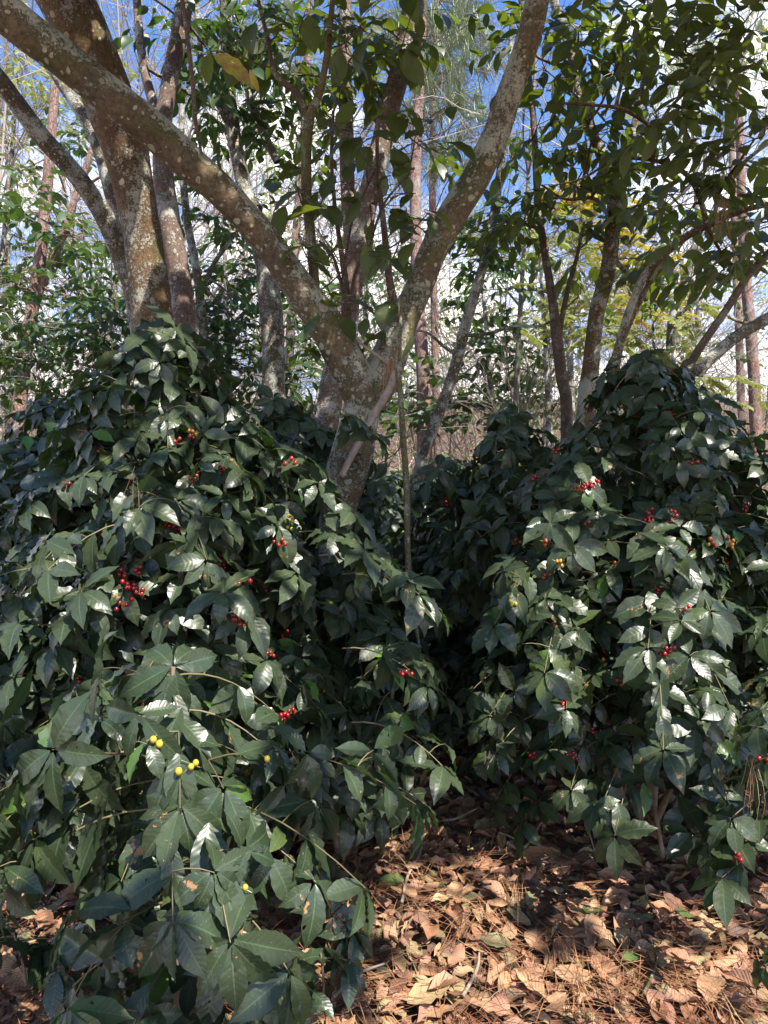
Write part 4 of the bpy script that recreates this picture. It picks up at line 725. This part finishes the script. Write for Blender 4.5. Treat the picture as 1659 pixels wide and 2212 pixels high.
tree('spreading_tree', 'brown slanting limbs fanning right from behind the top of the right bush, under dense leaves', 'tree',
     [[(1325, 850, 4.2, 24), (1338, 745, 4.2, 20), (1362, 665, 4.2, 18), (1392, 598, 4.2, 18), (1432, 552, 4.15, 17), (1480, 512, 4.1, 16), (1540, 482, 4.05, 15), (1600, 456, 4.0, 13), (1680, 438, 3.95, 12), (1800, 420, 3.9, 10)], [(1345, 735, 4.25, 12), (1375, 665, 4.25, 12), (1410, 600, 4.2, 11), (1450, 560, 4.15, 10)], [(1528, 490, 4.05, 12), (1512, 430, 4.0, 12), (1490, 385, 4.0, 11), (1455, 360, 4.0, 10), (1400, 345, 3.95, 8), (1330, 345, 3.9, 7), (1260, 385, 3.9, 5), (1200, 400, 3.9, 3)],
      [(1410, 355, 3.95, 10), (1412, 290, 3.9, 9), (1400, 270, 3.9, 8), (1340, 235, 3.85, 8), (1260, 226, 3.8, 6), (1180, 222, 3.8, 4)], [(1412, 290, 3.9, 8), (1450, 230, 3.9, 7), (1500, 190, 3.9, 6), (1600, 150, 3.9, 5)], [(1540, 482, 4.0, 10), (1560, 400, 4.0, 9), (1620, 340, 4.0, 8), (1700, 280, 4.0, 6)]],
     M_BARK_OR, [(1480, 90, 3.7, 90, 50, .4, 85), (1600, 60, 3.7, 70, 60, .4, 90), (1550, 200, 3.7, 90, 50, .4, 70), (1630, 300, 3.6, 60, 60, .4, 60), (1450, 330, 3.9, 80, 40, .4, 70), (1570, 380, 3.8, 80, 40, .4, 90), (1500, 440, 4.0, 90, 30, .4, 80), (1640, 480, 3.8, 50, 50, .4, 80), (1580, 570, 4.3, 70, 30, .4, 100), (1470, 560, 4.6, 60, 30, .4, 90), (1340, 60, 3.8, 60, 50, .3, 80), (1480, 230, 3.6, 60, 40, .3, 70)],
     M_CROWN, T_CROWN, .128, sides=14, droop=.45)
tree('forest_tree', 'smooth brown branch slanting up to the right border above the right bush', 'tree', [[(1470, 840, 4.0, 20), (1498, 775, 4.0, 18), (1528, 728, 4.0, 17), (1558, 685, 4.0, 16), (1590, 635, 4.0, 16), (1625, 585, 4.0, 15), (1680, 530, 4.0, 18), (1800, 430, 4.0, 15)]], M_BARK_RED, sides=14)
tree('forest_tree', 'pale lichened branch leaning low to the right border, lowest of the slanting ones', 'tree', [[(1480, 850, 3.9, 30), (1515, 795, 3.9, 27), (1555, 757, 3.9, 26), (1605, 718, 3.9, 25), (1670, 682, 3.9, 24), (1800, 610, 3.9, 20)]], M_BARK_GREY, sides=14)
tree('forest_tree', 'short grey trunk above the right bush with thin branches spreading right', 'tree', [[(1448, 850, 6, 26), (1449, 760, 6, 22), (1452, 700, 6, 21), (1460, 660, 6, 18), (1480, 600, 6, 15), (1500, 530, 6, 13)], [(1455, 690, 6, 12), (1490, 660, 6, 10), (1540, 625, 6, 9), (1600, 590, 6, 8), (1680, 560, 6, 6)], [(1490, 660, 6, 9), (1550, 675, 6, 8), (1620, 700, 6, 8), (1690, 690, 6, 6)]], M_BARK_GREY,
     [(1560, 600, 5.6, 50, 30, .4, 50), (1400, 640, 5.8, 60, 30, .4, 50)], M_CROWN_D, T_MID, .1, sides=12)

# yellow feathery tree: pinnate leaves
def pinnate(blobs, l=.22):
    def f(lv, tw, src):
        for (x, y, D, rx, ry, n) in blobs:
            for k in range(n):
                p = P(x + random.gauss(0, rx), y + random.gauss(0, ry), D + U(-.6, .6)); a = U(0, 6.28); d = nrm([math.cos(a), math.sin(a) * .5, U(-.5, .2)]); pts = spline([p, p + d * l * .5, p + d * l - UP * .04], 6); k0 = src[np.argmin(np.linalg.norm(src - p, axis=1))]; tw.tube(np.vstack([spline([k0, (k0 + p) / 2 + UP * .05, p], 5)[:-1], pts]), .002, 3)
                sd_ = nrm(np.cross(d, UP) + 1e-6); r = U(0, .6) + (.4 if y < 600 else 0) * random.random()
                for j in range(9):
                    q = pts[0] + (pts[-1] - pts[0]) * (j + 1) / 10
                    for sg in (-1, 1):
                        dd = nrm(sd_ * sg + d * .45 - UP * U(.1, .5)); lv.add(q, dd, nrm(UP + RG.normal(0, .2, 3)), .075 * U(.8, 1.1), 1.3, r)
    return f
tree('feathery_tree', 'slim tree with feathery yellow and orange leaves glowing behind the dark mottled trunk', 'tree', [[(1236, 950, 8, 16), (1232, 760, 8, 14), (1240, 620, 8, 12), (1255, 480, 8, 9), (1262, 380, 8, 6)], [(1240, 640, 8, 8), (1300, 560, 8, 7), (1350, 480, 8, 5)]], M_BARK_GREY, extra=pinnate([(1250, 430, 7.8, 45, 35, 42), (1345, 520, 7.8, 35, 40, 34), (1380, 655, 7.8, 60, 25, 36), (1420, 610, 8.2, 40, 30, 16)]), leafmat=M_YELLOW, T=T_LEAFLET, sides=8)
tree('feathery_tree', 'slim tree with feathery yellow-green leaves left of the dark mottled trunk', 'tree', [[(1185, 950, 7, 12), (1180, 780, 7, 11), (1172, 650, 7, 9), (1168, 540, 7, 7), (1175, 440, 7, 5)]], M_BARK_GREY, extra=pinnate([(1205, 510, 6.8, 40, 30, 24), (1230, 680, 6.8, 60, 35, 34), (1240, 640, 7, 40, 30, 18)]), leafmat=M_PALEG, T=T_LEAFLET, sides=8)
tree('feathery_tree', 'low feathery yellow-green sapling just above the top of the right bush', 'tree', [[(1420, 900, 6.5, 10), (1415, 780, 6.5, 8), (1410, 700, 6.5, 5)]], M_BARK_GREY, extra=pinnate([(1370, 725, 6.3, 45, 12, 16), (1470, 700, 6.3, 25, 30, 14), (1550, 830, 6.5, 50, 25, 20)]), leafmat=M_PALEG, T=T_LEAFLET, sides=8)

# understory trees and bare trees farther back
tree('understory_tree', 'dark leafy small tree behind the grey leaning trunk, above the back coffee rows', 'tree', [[(1065, 960, 8, 16), (1060, 850, 8, 13), (1050, 700, 8, 10), (1040, 600, 8, 7)]], M_BARK_GREY, [(1050, 650, 8, 60, 50, .6, 190), (1080, 740, 8, 70, 50, .6, 220), (1010, 800, 8, 50, 50, .5, 140), (960, 860, 8.4, 50, 50, .5, 120), (1040, 880, 8, 60, 40, .5, 150), (870, 900, 8.2, 60, 40, .5, 150), (1140, 800, 8.2, 50, 60, .5, 130), (1110, 620, 8, 50, 50, .5, 90)], M_CROWN_D, T_FAR, .14, sides=8)
tree('understory_tree', 'glossy leafy small tree left of the pinkish smooth trunk, above the left bush', 'tree', [[(210, 950, 5.6, 14), (225, 800, 5.6, 11), (240, 700, 5.6, 8), (250, 620, 5.6, 6)]], M_BARK_GREY, [(200, 700, 5.5, 90, 40, .5, 240), (80, 780, 5.5, 90, 40, .5, 230), (240, 780, 5.5, 80, 40, .5, 170), (30, 700, 5.6, 60, 40, .4, 150), (120, 860, 5.6, 120, 50, .5, 260), (200, 590, 5.6, 50, 40, .4, 110)], M_CROWN_D, T_MID, .1, sides=8)
tree('understory_tree', 'leafy small tree filling the gap left of the stout mossy trunk', 'tree', [[(500, 950, 6.2, 14), (495, 800, 6.2, 12), (490, 700, 6.2, 8)]], M_BARK_GREY, [(490, 720, 6.2, 60, 60, .5, 200), (530, 800, 6.2, 60, 40, .5, 170), (650, 820, 6.4, 50, 40, .4, 150), (540, 590, 6.4, 60, 60, .5, 150), (660, 640, 6.6, 50, 60, .4, 110)], M_CROWN_D, T_FAR, .12, sides=8)
tree('understory_tree', 'dark leafy tree seen through the V of the forked tree', 'tree', [[(800, 960, 9, 16), (795, 800, 9, 13), (790, 650, 9, 10), (800, 500, 9, 7)]], M_BARK_GREY, [(800, 620, 9, 80, 60, .7, 170), (840, 760, 9, 70, 60, .6, 200), (720, 480, 9, 60, 60, .6, 130), (670, 740, 9, 60, 60, .6, 180), (880, 880, 9, 70, 50, .6, 200)], M_CROWN_D, T_FAR, .13, sides=8)
tree('understory_tree', 'dark leafy tree behind the leaning trunk at the far left edge', 'tree', [[(0, 960, 8, 16), (-10, 700, 8, 13), (10, 500, 8, 10), (20, 380, 8, 7)]], M_BARK_GREY, [(30, 420, 8, 70, 60, .6, 170), (120, 520, 8, 70, 60, .6, 200), (20, 600, 8, 70, 60, .6, 200), (170, 300, 8, 50, 70, .6, 130)], M_CROWN_D, T_FAR, .12, sides=8)
tree('understory_tree', 'dark leafy tree behind the thin reddish forked trunk', 'tree', [[(1190, 960, 9.5, 14), (1185, 780, 9.5, 11), (1180, 640, 9.5, 8)]], M_BARK_GREY, [(1180, 720, 9.5, 70, 50, .6, 130), (1170, 860, 9.5, 90, 60, .6, 230), (1560, 740, 9.5, 90, 50, .6, 130), (1300, 860, 9.5, 70, 50, .6, 130)], M_CROWN_D, T_FAR, .12, sides=8)
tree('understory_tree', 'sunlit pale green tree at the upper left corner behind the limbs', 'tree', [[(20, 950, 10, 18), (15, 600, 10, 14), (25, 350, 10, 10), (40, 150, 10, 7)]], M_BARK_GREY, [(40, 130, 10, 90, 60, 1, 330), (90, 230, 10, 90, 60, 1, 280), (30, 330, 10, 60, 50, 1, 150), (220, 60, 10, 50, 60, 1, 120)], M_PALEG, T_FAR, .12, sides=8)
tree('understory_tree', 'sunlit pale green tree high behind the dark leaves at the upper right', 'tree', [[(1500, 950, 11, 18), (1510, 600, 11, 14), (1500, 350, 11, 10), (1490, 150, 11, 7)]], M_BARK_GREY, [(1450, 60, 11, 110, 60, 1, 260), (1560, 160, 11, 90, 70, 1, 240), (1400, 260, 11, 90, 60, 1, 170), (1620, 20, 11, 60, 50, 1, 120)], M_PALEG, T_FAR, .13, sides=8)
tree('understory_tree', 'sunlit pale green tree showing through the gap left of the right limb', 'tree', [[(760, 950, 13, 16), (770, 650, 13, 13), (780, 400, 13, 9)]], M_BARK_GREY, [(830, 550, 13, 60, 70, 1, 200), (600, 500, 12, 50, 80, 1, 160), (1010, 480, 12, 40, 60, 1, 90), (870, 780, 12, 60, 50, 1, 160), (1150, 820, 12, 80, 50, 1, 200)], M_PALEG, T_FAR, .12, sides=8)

def bare(mb, p, d, l, r, lev, rnd):
    n = 5; pts = [p]; dd = d.copy()
    for k in range(n):
        dd = nrm(dd + RG.normal(0, .17, 3) + UP * .03); pts.append(pts[-1] + dd * l / n)
    pts = np.array(pts); mb.tube(pts, np.linspace(r, r * .45, n + 1), 5 if lev == 0 else 3, rnd=rnd)
    if lev >= 3: return
    for k in range((7, 5, 4)[lev]):
        f = U(.3, 1) * n; i0 = min(n - 1, int(f)); q = pts[i0] + (pts[i0 + 1] - pts[i0]) * (f - i0); nd = nrm(nrm(pts[i0 + 1] - pts[i0]) + RG.normal(0, .55, 3)); bare(mb, q, nd, l * U(.38, .62), r * .45, lev + 1, rnd)
bt = [('bare grey tree behind the upper left limbs, left of the pinkish double trunk', 10, 9), ('bare tree with fine twigs between the double trunk and the leaning trunk', 210, 9), ('bare tree seen between the thickest trunk and the stout mossy trunk', 470, 10), ('bare pale tree showing low in the V of the forked tree', 800, 10), ('bare thin tree right of the grey leaning trunk', 1110, 8), ('bare tree left of the thin reddish forked trunk', 1160, 11),
      ('bare pale tree behind the fork of the dark mottled trunk', 1340, 12), ('bare tree behind the slanting limbs at the right', 1540, 10), ('bare tree crossing behind the border pine', 1640, 12), ('bare tree behind the stout mossy trunk', 640, 9)]
for lab, x, D in bt:
    g = gbase(x, D); e = empty('bare_tree', g); tag(e, lab, 'tree', 'bare trees behind the coffee rows'); r0 = U(.2, .9)
    m1 = MB(); hh = U(4, 6); tr_ = spline([g - UP * .05, g + (U(-.2, .2), 0, hh * .4), g + (U(-.5, .5), U(-.3, .3), hh)], 12); m1.tube(tr_, np.linspace(.05, .012, 12), 8, lump=.05, rnd=r0); m1.build('trunk', M_BARE, e); m2 = MB()
    for k in range(13):
        i0 = random.randint(3, 11); bare(m2, tr_[i0], nrm(np.array([U(-1, 1), U(-1, 1), U(.3, 1.0)])), U(.9, 1.7), .014, 1, r0 + U(-.15, .15))
    m2.build('crown', M_BARE, e)
# the far thicket: a mass of pale bare stems nobody could count, and its leafy undergrowth
var = []
for k in range(5):
    m = MB()
    for j in range(4): bare(m, np.array([U(-.4, .4), U(-.4, .4), 0]), nrm([U(-.6, .6), U(-.6, .6), 1]), U(2.0, 3.8), .011, 0, .5)
    var.append((np.vstack(m.v), np.vstack(m.q)))
mb = MB()
for k in range(105):
    D = 9 + 24 * random.random() ** 1.1; x = U(-150, 1800)
    if x > 1000 and random.random() < .45: continue
    v, q = var[k % 5]; a = U(0, 6.28); ca, sa = math.cos(a), math.sin(a); s = U(.8, 1.5) * (1 + (D - 9) * .02); g = gbase(x, D); g[2] -= .1
    if random.random() < .3: s *= U(1.6, 2.6)
    mb.add(np.stack([v[:, 0] * ca - v[:, 1] * sa, v[:, 0] * sa + v[:, 1] * ca, v[:, 2]], -1) * s + g, q, rnd=min(1, max(0, random.gauss(.62, .25))))
tag(mb.build('bare_thicket', M_BARE), 'pale tangle of bare stems and twigs filling the woods behind', kind='stuff')
def cover(name, label, n, xr, Dr, hr, L, mat, T=T_FAR, clump=None):
    lv = Leaves()
    cl = [(U(*xr), U(*Dr), U(*hr)) for _ in range(clump)]
    for k in range(n):
        x, D, h = random.choice(cl); g = gbase(x, D); p = g + np.array([random.gauss(0, .45), random.gauss(0, .45), abs(random.gauss(0, .5)) * h if h < 4.1 and name != 'high_sunlit_leaves' else h + random.gauss(0, .45)]); a = U(0, 6.28); d = nrm([math.cos(a), math.sin(a), U(-.6, .2)]); nn = nrm(UP + RG.normal(0, .4, 3)); lv.add(p, d, nrm(nn - d * (nn @ d)), L * U(.6, 1.2), 1.0)
    o = lv.build(name, T, mat, None); tag(o, label, kind='stuff')
cover('undergrowth', 'green leafy undergrowth on the ground behind the coffee rows', 11000, (-100, 1750), (6.0, 13), (.6, 1.6), .11, M_UNDER, clump=90)
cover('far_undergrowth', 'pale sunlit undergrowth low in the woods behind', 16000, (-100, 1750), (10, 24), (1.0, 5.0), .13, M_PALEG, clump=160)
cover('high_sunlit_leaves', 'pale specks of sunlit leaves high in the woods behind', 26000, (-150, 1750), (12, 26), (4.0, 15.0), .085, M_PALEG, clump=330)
cover('dry_undergrowth', 'dry brown leaves clinging low in the woods behind', 5000, (-100, 1750), (10, 26), (1.0, 3.6), .14, M_DEAD, T=T_FAR, clump=70)

# ------------------------------------------------------------------ things lying on the litter
def fallen(label, x, y, l, r, mat=M_DEAD, T=None, group=None, rot=None, w=1.0, name='fallen_leaf'):
    q = on_ground(x, y); p, d, n = lie(q[0], q[1], .25, U(.04, .055))
    if rot is not None: d = np.array([math.cos(R(rot)), math.sin(R(rot)), 0]); n = nrm(n - d * (n @ d))
    lv = Leaves(); T = T or (T_DEAD if random.random() < .6 else T_DEADB); lv.add(p - d * l * .5, d, n, l, w, r); mb = MB(); lv.fill(mb, [random.choice(T)])
    e = mb.build(name, mat); tag(e, label, 'leaf', group); return e
T_FLAT = tset(5, 9, 4, BROAD, fold=(.0, .15), bend=(-.25, .25), wave=(.01, .03), curl=(-.2, .25), seed=21)
for a in [('large pale tan fallen leaf lit by the sun at the crest of the litter ridge', 1165, 1875, .19, .5, 200), ('large orange-brown fallen leaf lying flat at the lower middle of the litter', 1305, 2130, .15, .38, 100), ('pink rounded fallen leaf at the bottom edge of the litter', 1080, 2205, .1, .7, 80), ('broad olive-tan fallen leaf at the bottom left of the open litter', 930, 2180, .16, .86, 30),
          ('pale yellow-green dry leaf lying beside the grey needle tuft', 1160, 1792, .13, .9, 0), ('dull olive dry leaf standing on edge in the sun near the ridge', 1050, 1810, .13, .9, 35), ('bright cream fallen leaf in the sun patch at the lower right corner', 1535, 2175, .14, .56, 60), ('folded tan leaf lying at the left side of the open litter', 870, 1950, .14, .6, 130),
          ('reddish fallen leaf with scorched edge right of the ridge', 1330, 1920, .14, .74, 170), ('crumpled dark grey-green leaf among needles in the open litter', 1070, 2065, .11, .99, 150), ('tan ragged leaf with a hole at the right of the ridge', 1250, 1990, .13, .58, 120), ('oval pale leaf lying flat in the middle of the litter', 1100, 2040, .085, .6, 90)]:
    fallen(a[0], a[1], a[2], a[3], a[4], T=T_FLAT, rot=a[5])
for lab, x, y, l, rot in [('dark green fallen coffee leaf lying on the litter in the middle right', 1280, 1992, .1, 40), ('lime green leaf piece beside the dark green fallen leaf', 1262, 1960, .06, 100), ('green fallen leaf in the sun at the left of the open litter', 952, 1950, .05, 90), ('mottled green leaf on the litter right of the sunlit ridge', 1340, 1900, .09, 150), ('bright green sprig leaf at the far end of the sunny litter', 1070, 1752, .06, 10),
                          ('small green leaf near the right edge of the litter', 1478, 2010, .07, 140), ('round green leaf lying at the lower middle of the litter', 1365, 2105, .07, 20), ('green leaf half buried at the left of the open litter', 845, 1930, .1, 170), ('pale green leaf low at the right of the litter', 1560, 1905, .08, 160)]:
    fallen(lab, x, y, l, .5, M_GREENFALL, T=T_FLAT, rot=rot)
gl = 'dry brown leaves lying loose on top of the litter'
kinds = [('dry orange-brown leaf lying loose on top of the litter', .40), ('dry pale tan leaf lying loose on top of the litter', .58), ('dry pinkish-brown leaf lying loose on top of the litter', .72), ('dry olive-brown leaf lying loose on top of the litter', .92), ('dry dark brown leaf lying loose on top of the litter', .18)]
cnt = 0
while cnt < 240:
    y = U(1700, 2230); x = U(860, 1680) if random.random() < .8 else U(-10, 330)
    if y < 1850 and x < 400: continue
    if y < 1850 and x > 1350 and random.random() < .6: continue
    q = on_ground(x, y); lab, r = kinds[random.choices(range(5), (3, 3, 2.5, 1.2, 1))[0]]; fallen(lab, x, y, U(.07, .135), r + U(-.06, .06), group=gl + ' (' + lab.split(' leaf')[0] + ')', w=U(.8, 1.15)); cnt += 1
def ground_stick(label, pts, w, mat=M_DRYTWIG, lift=.05, forks=()):
    P3 = []
    for k, (x, y) in enumerate(pts):
        q = on_ground(x, y); q[2] += lift + U(0, .02); P3.append(q)
    mb = MB(); a = spline(P3, 18); mb.tube(a, np.linspace(w, w * .55, 18), 7, lump=.15, cap=True)
    for (i0, dx, dy, dz, ww) in forks: mb.tube(spline([a[i0], a[i0] + np.array([dx, dy, dz]) * .5 + (0, 0, .01), a[i0] + np.array([dx, dy, dz])], 8), np.linspace(ww, ww * .5, 8), 6)
    o = mb.build('fallen_twig', mat); tag(o, label, 'twig', 'twigs lying on the litter')
ground_stick('thin knobbly grey twig lying upright-on in the left of the open litter', [(868, 1990), (880, 1930), (905, 1880), (915, 1838)], .006)
ground_stick('grey forked twig lying in the sun behind the big tan leaf', [(1095, 1855), (1130, 1860), (1165, 1815), (1185, 1800)], .009, forks=[(6, -.09, .06, .03, .005)])
ground_stick('pale weathered branch piece at the far end of the sunny litter', [(1035, 1735), (1060, 1755), (1085, 1775)], .014, M_BARE)
ground_stick('long thin brown twig crossing the left of the litter ridge', [(915, 1800), (980, 1795), (1030, 1780)], .006)
ground_stick('grey twig in the shade right of the litter ridge', [(1345, 1870), (1370, 1890), (1400, 1915)], .011, M_BARE)
ground_stick('thin twig low at the bottom of the litter', [(1000, 2200), (1030, 2130), (1035, 2100)], .006)
ground_stick('curved dark twig at the lower right of the litter', [(1390, 2190), (1415, 2130), (1410, 2070)], .005, M_BARK_GREEN)
ground_stick('light twig poking up at the bottom edge beside the young bush', [(720, 2220), (770, 2170), (830, 2150)], .006, M_BARE, .08)
for (lab, x, y, D, pts) in [('bare slanting lower stem of the right bush propped on the litter', 0, 0, 0, [(1432, 1850, 2.95, 10), (1415, 1750, 2.95, 10), (1395, 1660, 2.98, 11), (1370, 1560, 3.0, 11)]), ('thin bare shoot rooted in the litter left of the right bush stems', 0, 0, 0, [(1285, 1840, 3.0, 3), (1265, 1770, 2.95, 3), (1255, 1700, 2.9, 4)])]:
    stick('bare_shoot', lab, pts, M_STEM, 'shoot')
def tuft(label, x, y, n, l, mat):
    c = on_ground(x, y); c[2] += .055; mb = MB(); a0 = U(0, 6.28)
    for k in range(n):
        a = a0 + random.gauss(0, .3); q = c + np.array([U(-.06, .06), U(-.03, .03), U(0, .02)]); needle(mb, q, nrm([math.cos(a), math.sin(a), U(0, .5)]), l * U(.6, 1.1), .0022, U(-.1, .1), random.random())
    tag(mb.build('pine_cone_remnant', mat), label, 'cone remnant')
tuft('grey spiky remnant of a pine branchlet on top of the sunny ridge', 1095, 1782, 60, .06, M_BARE)
tuft('whitish spiky remnant lying just below the big tan sunlit leaf', 1205, 1895, 50, .05, M_BARE)
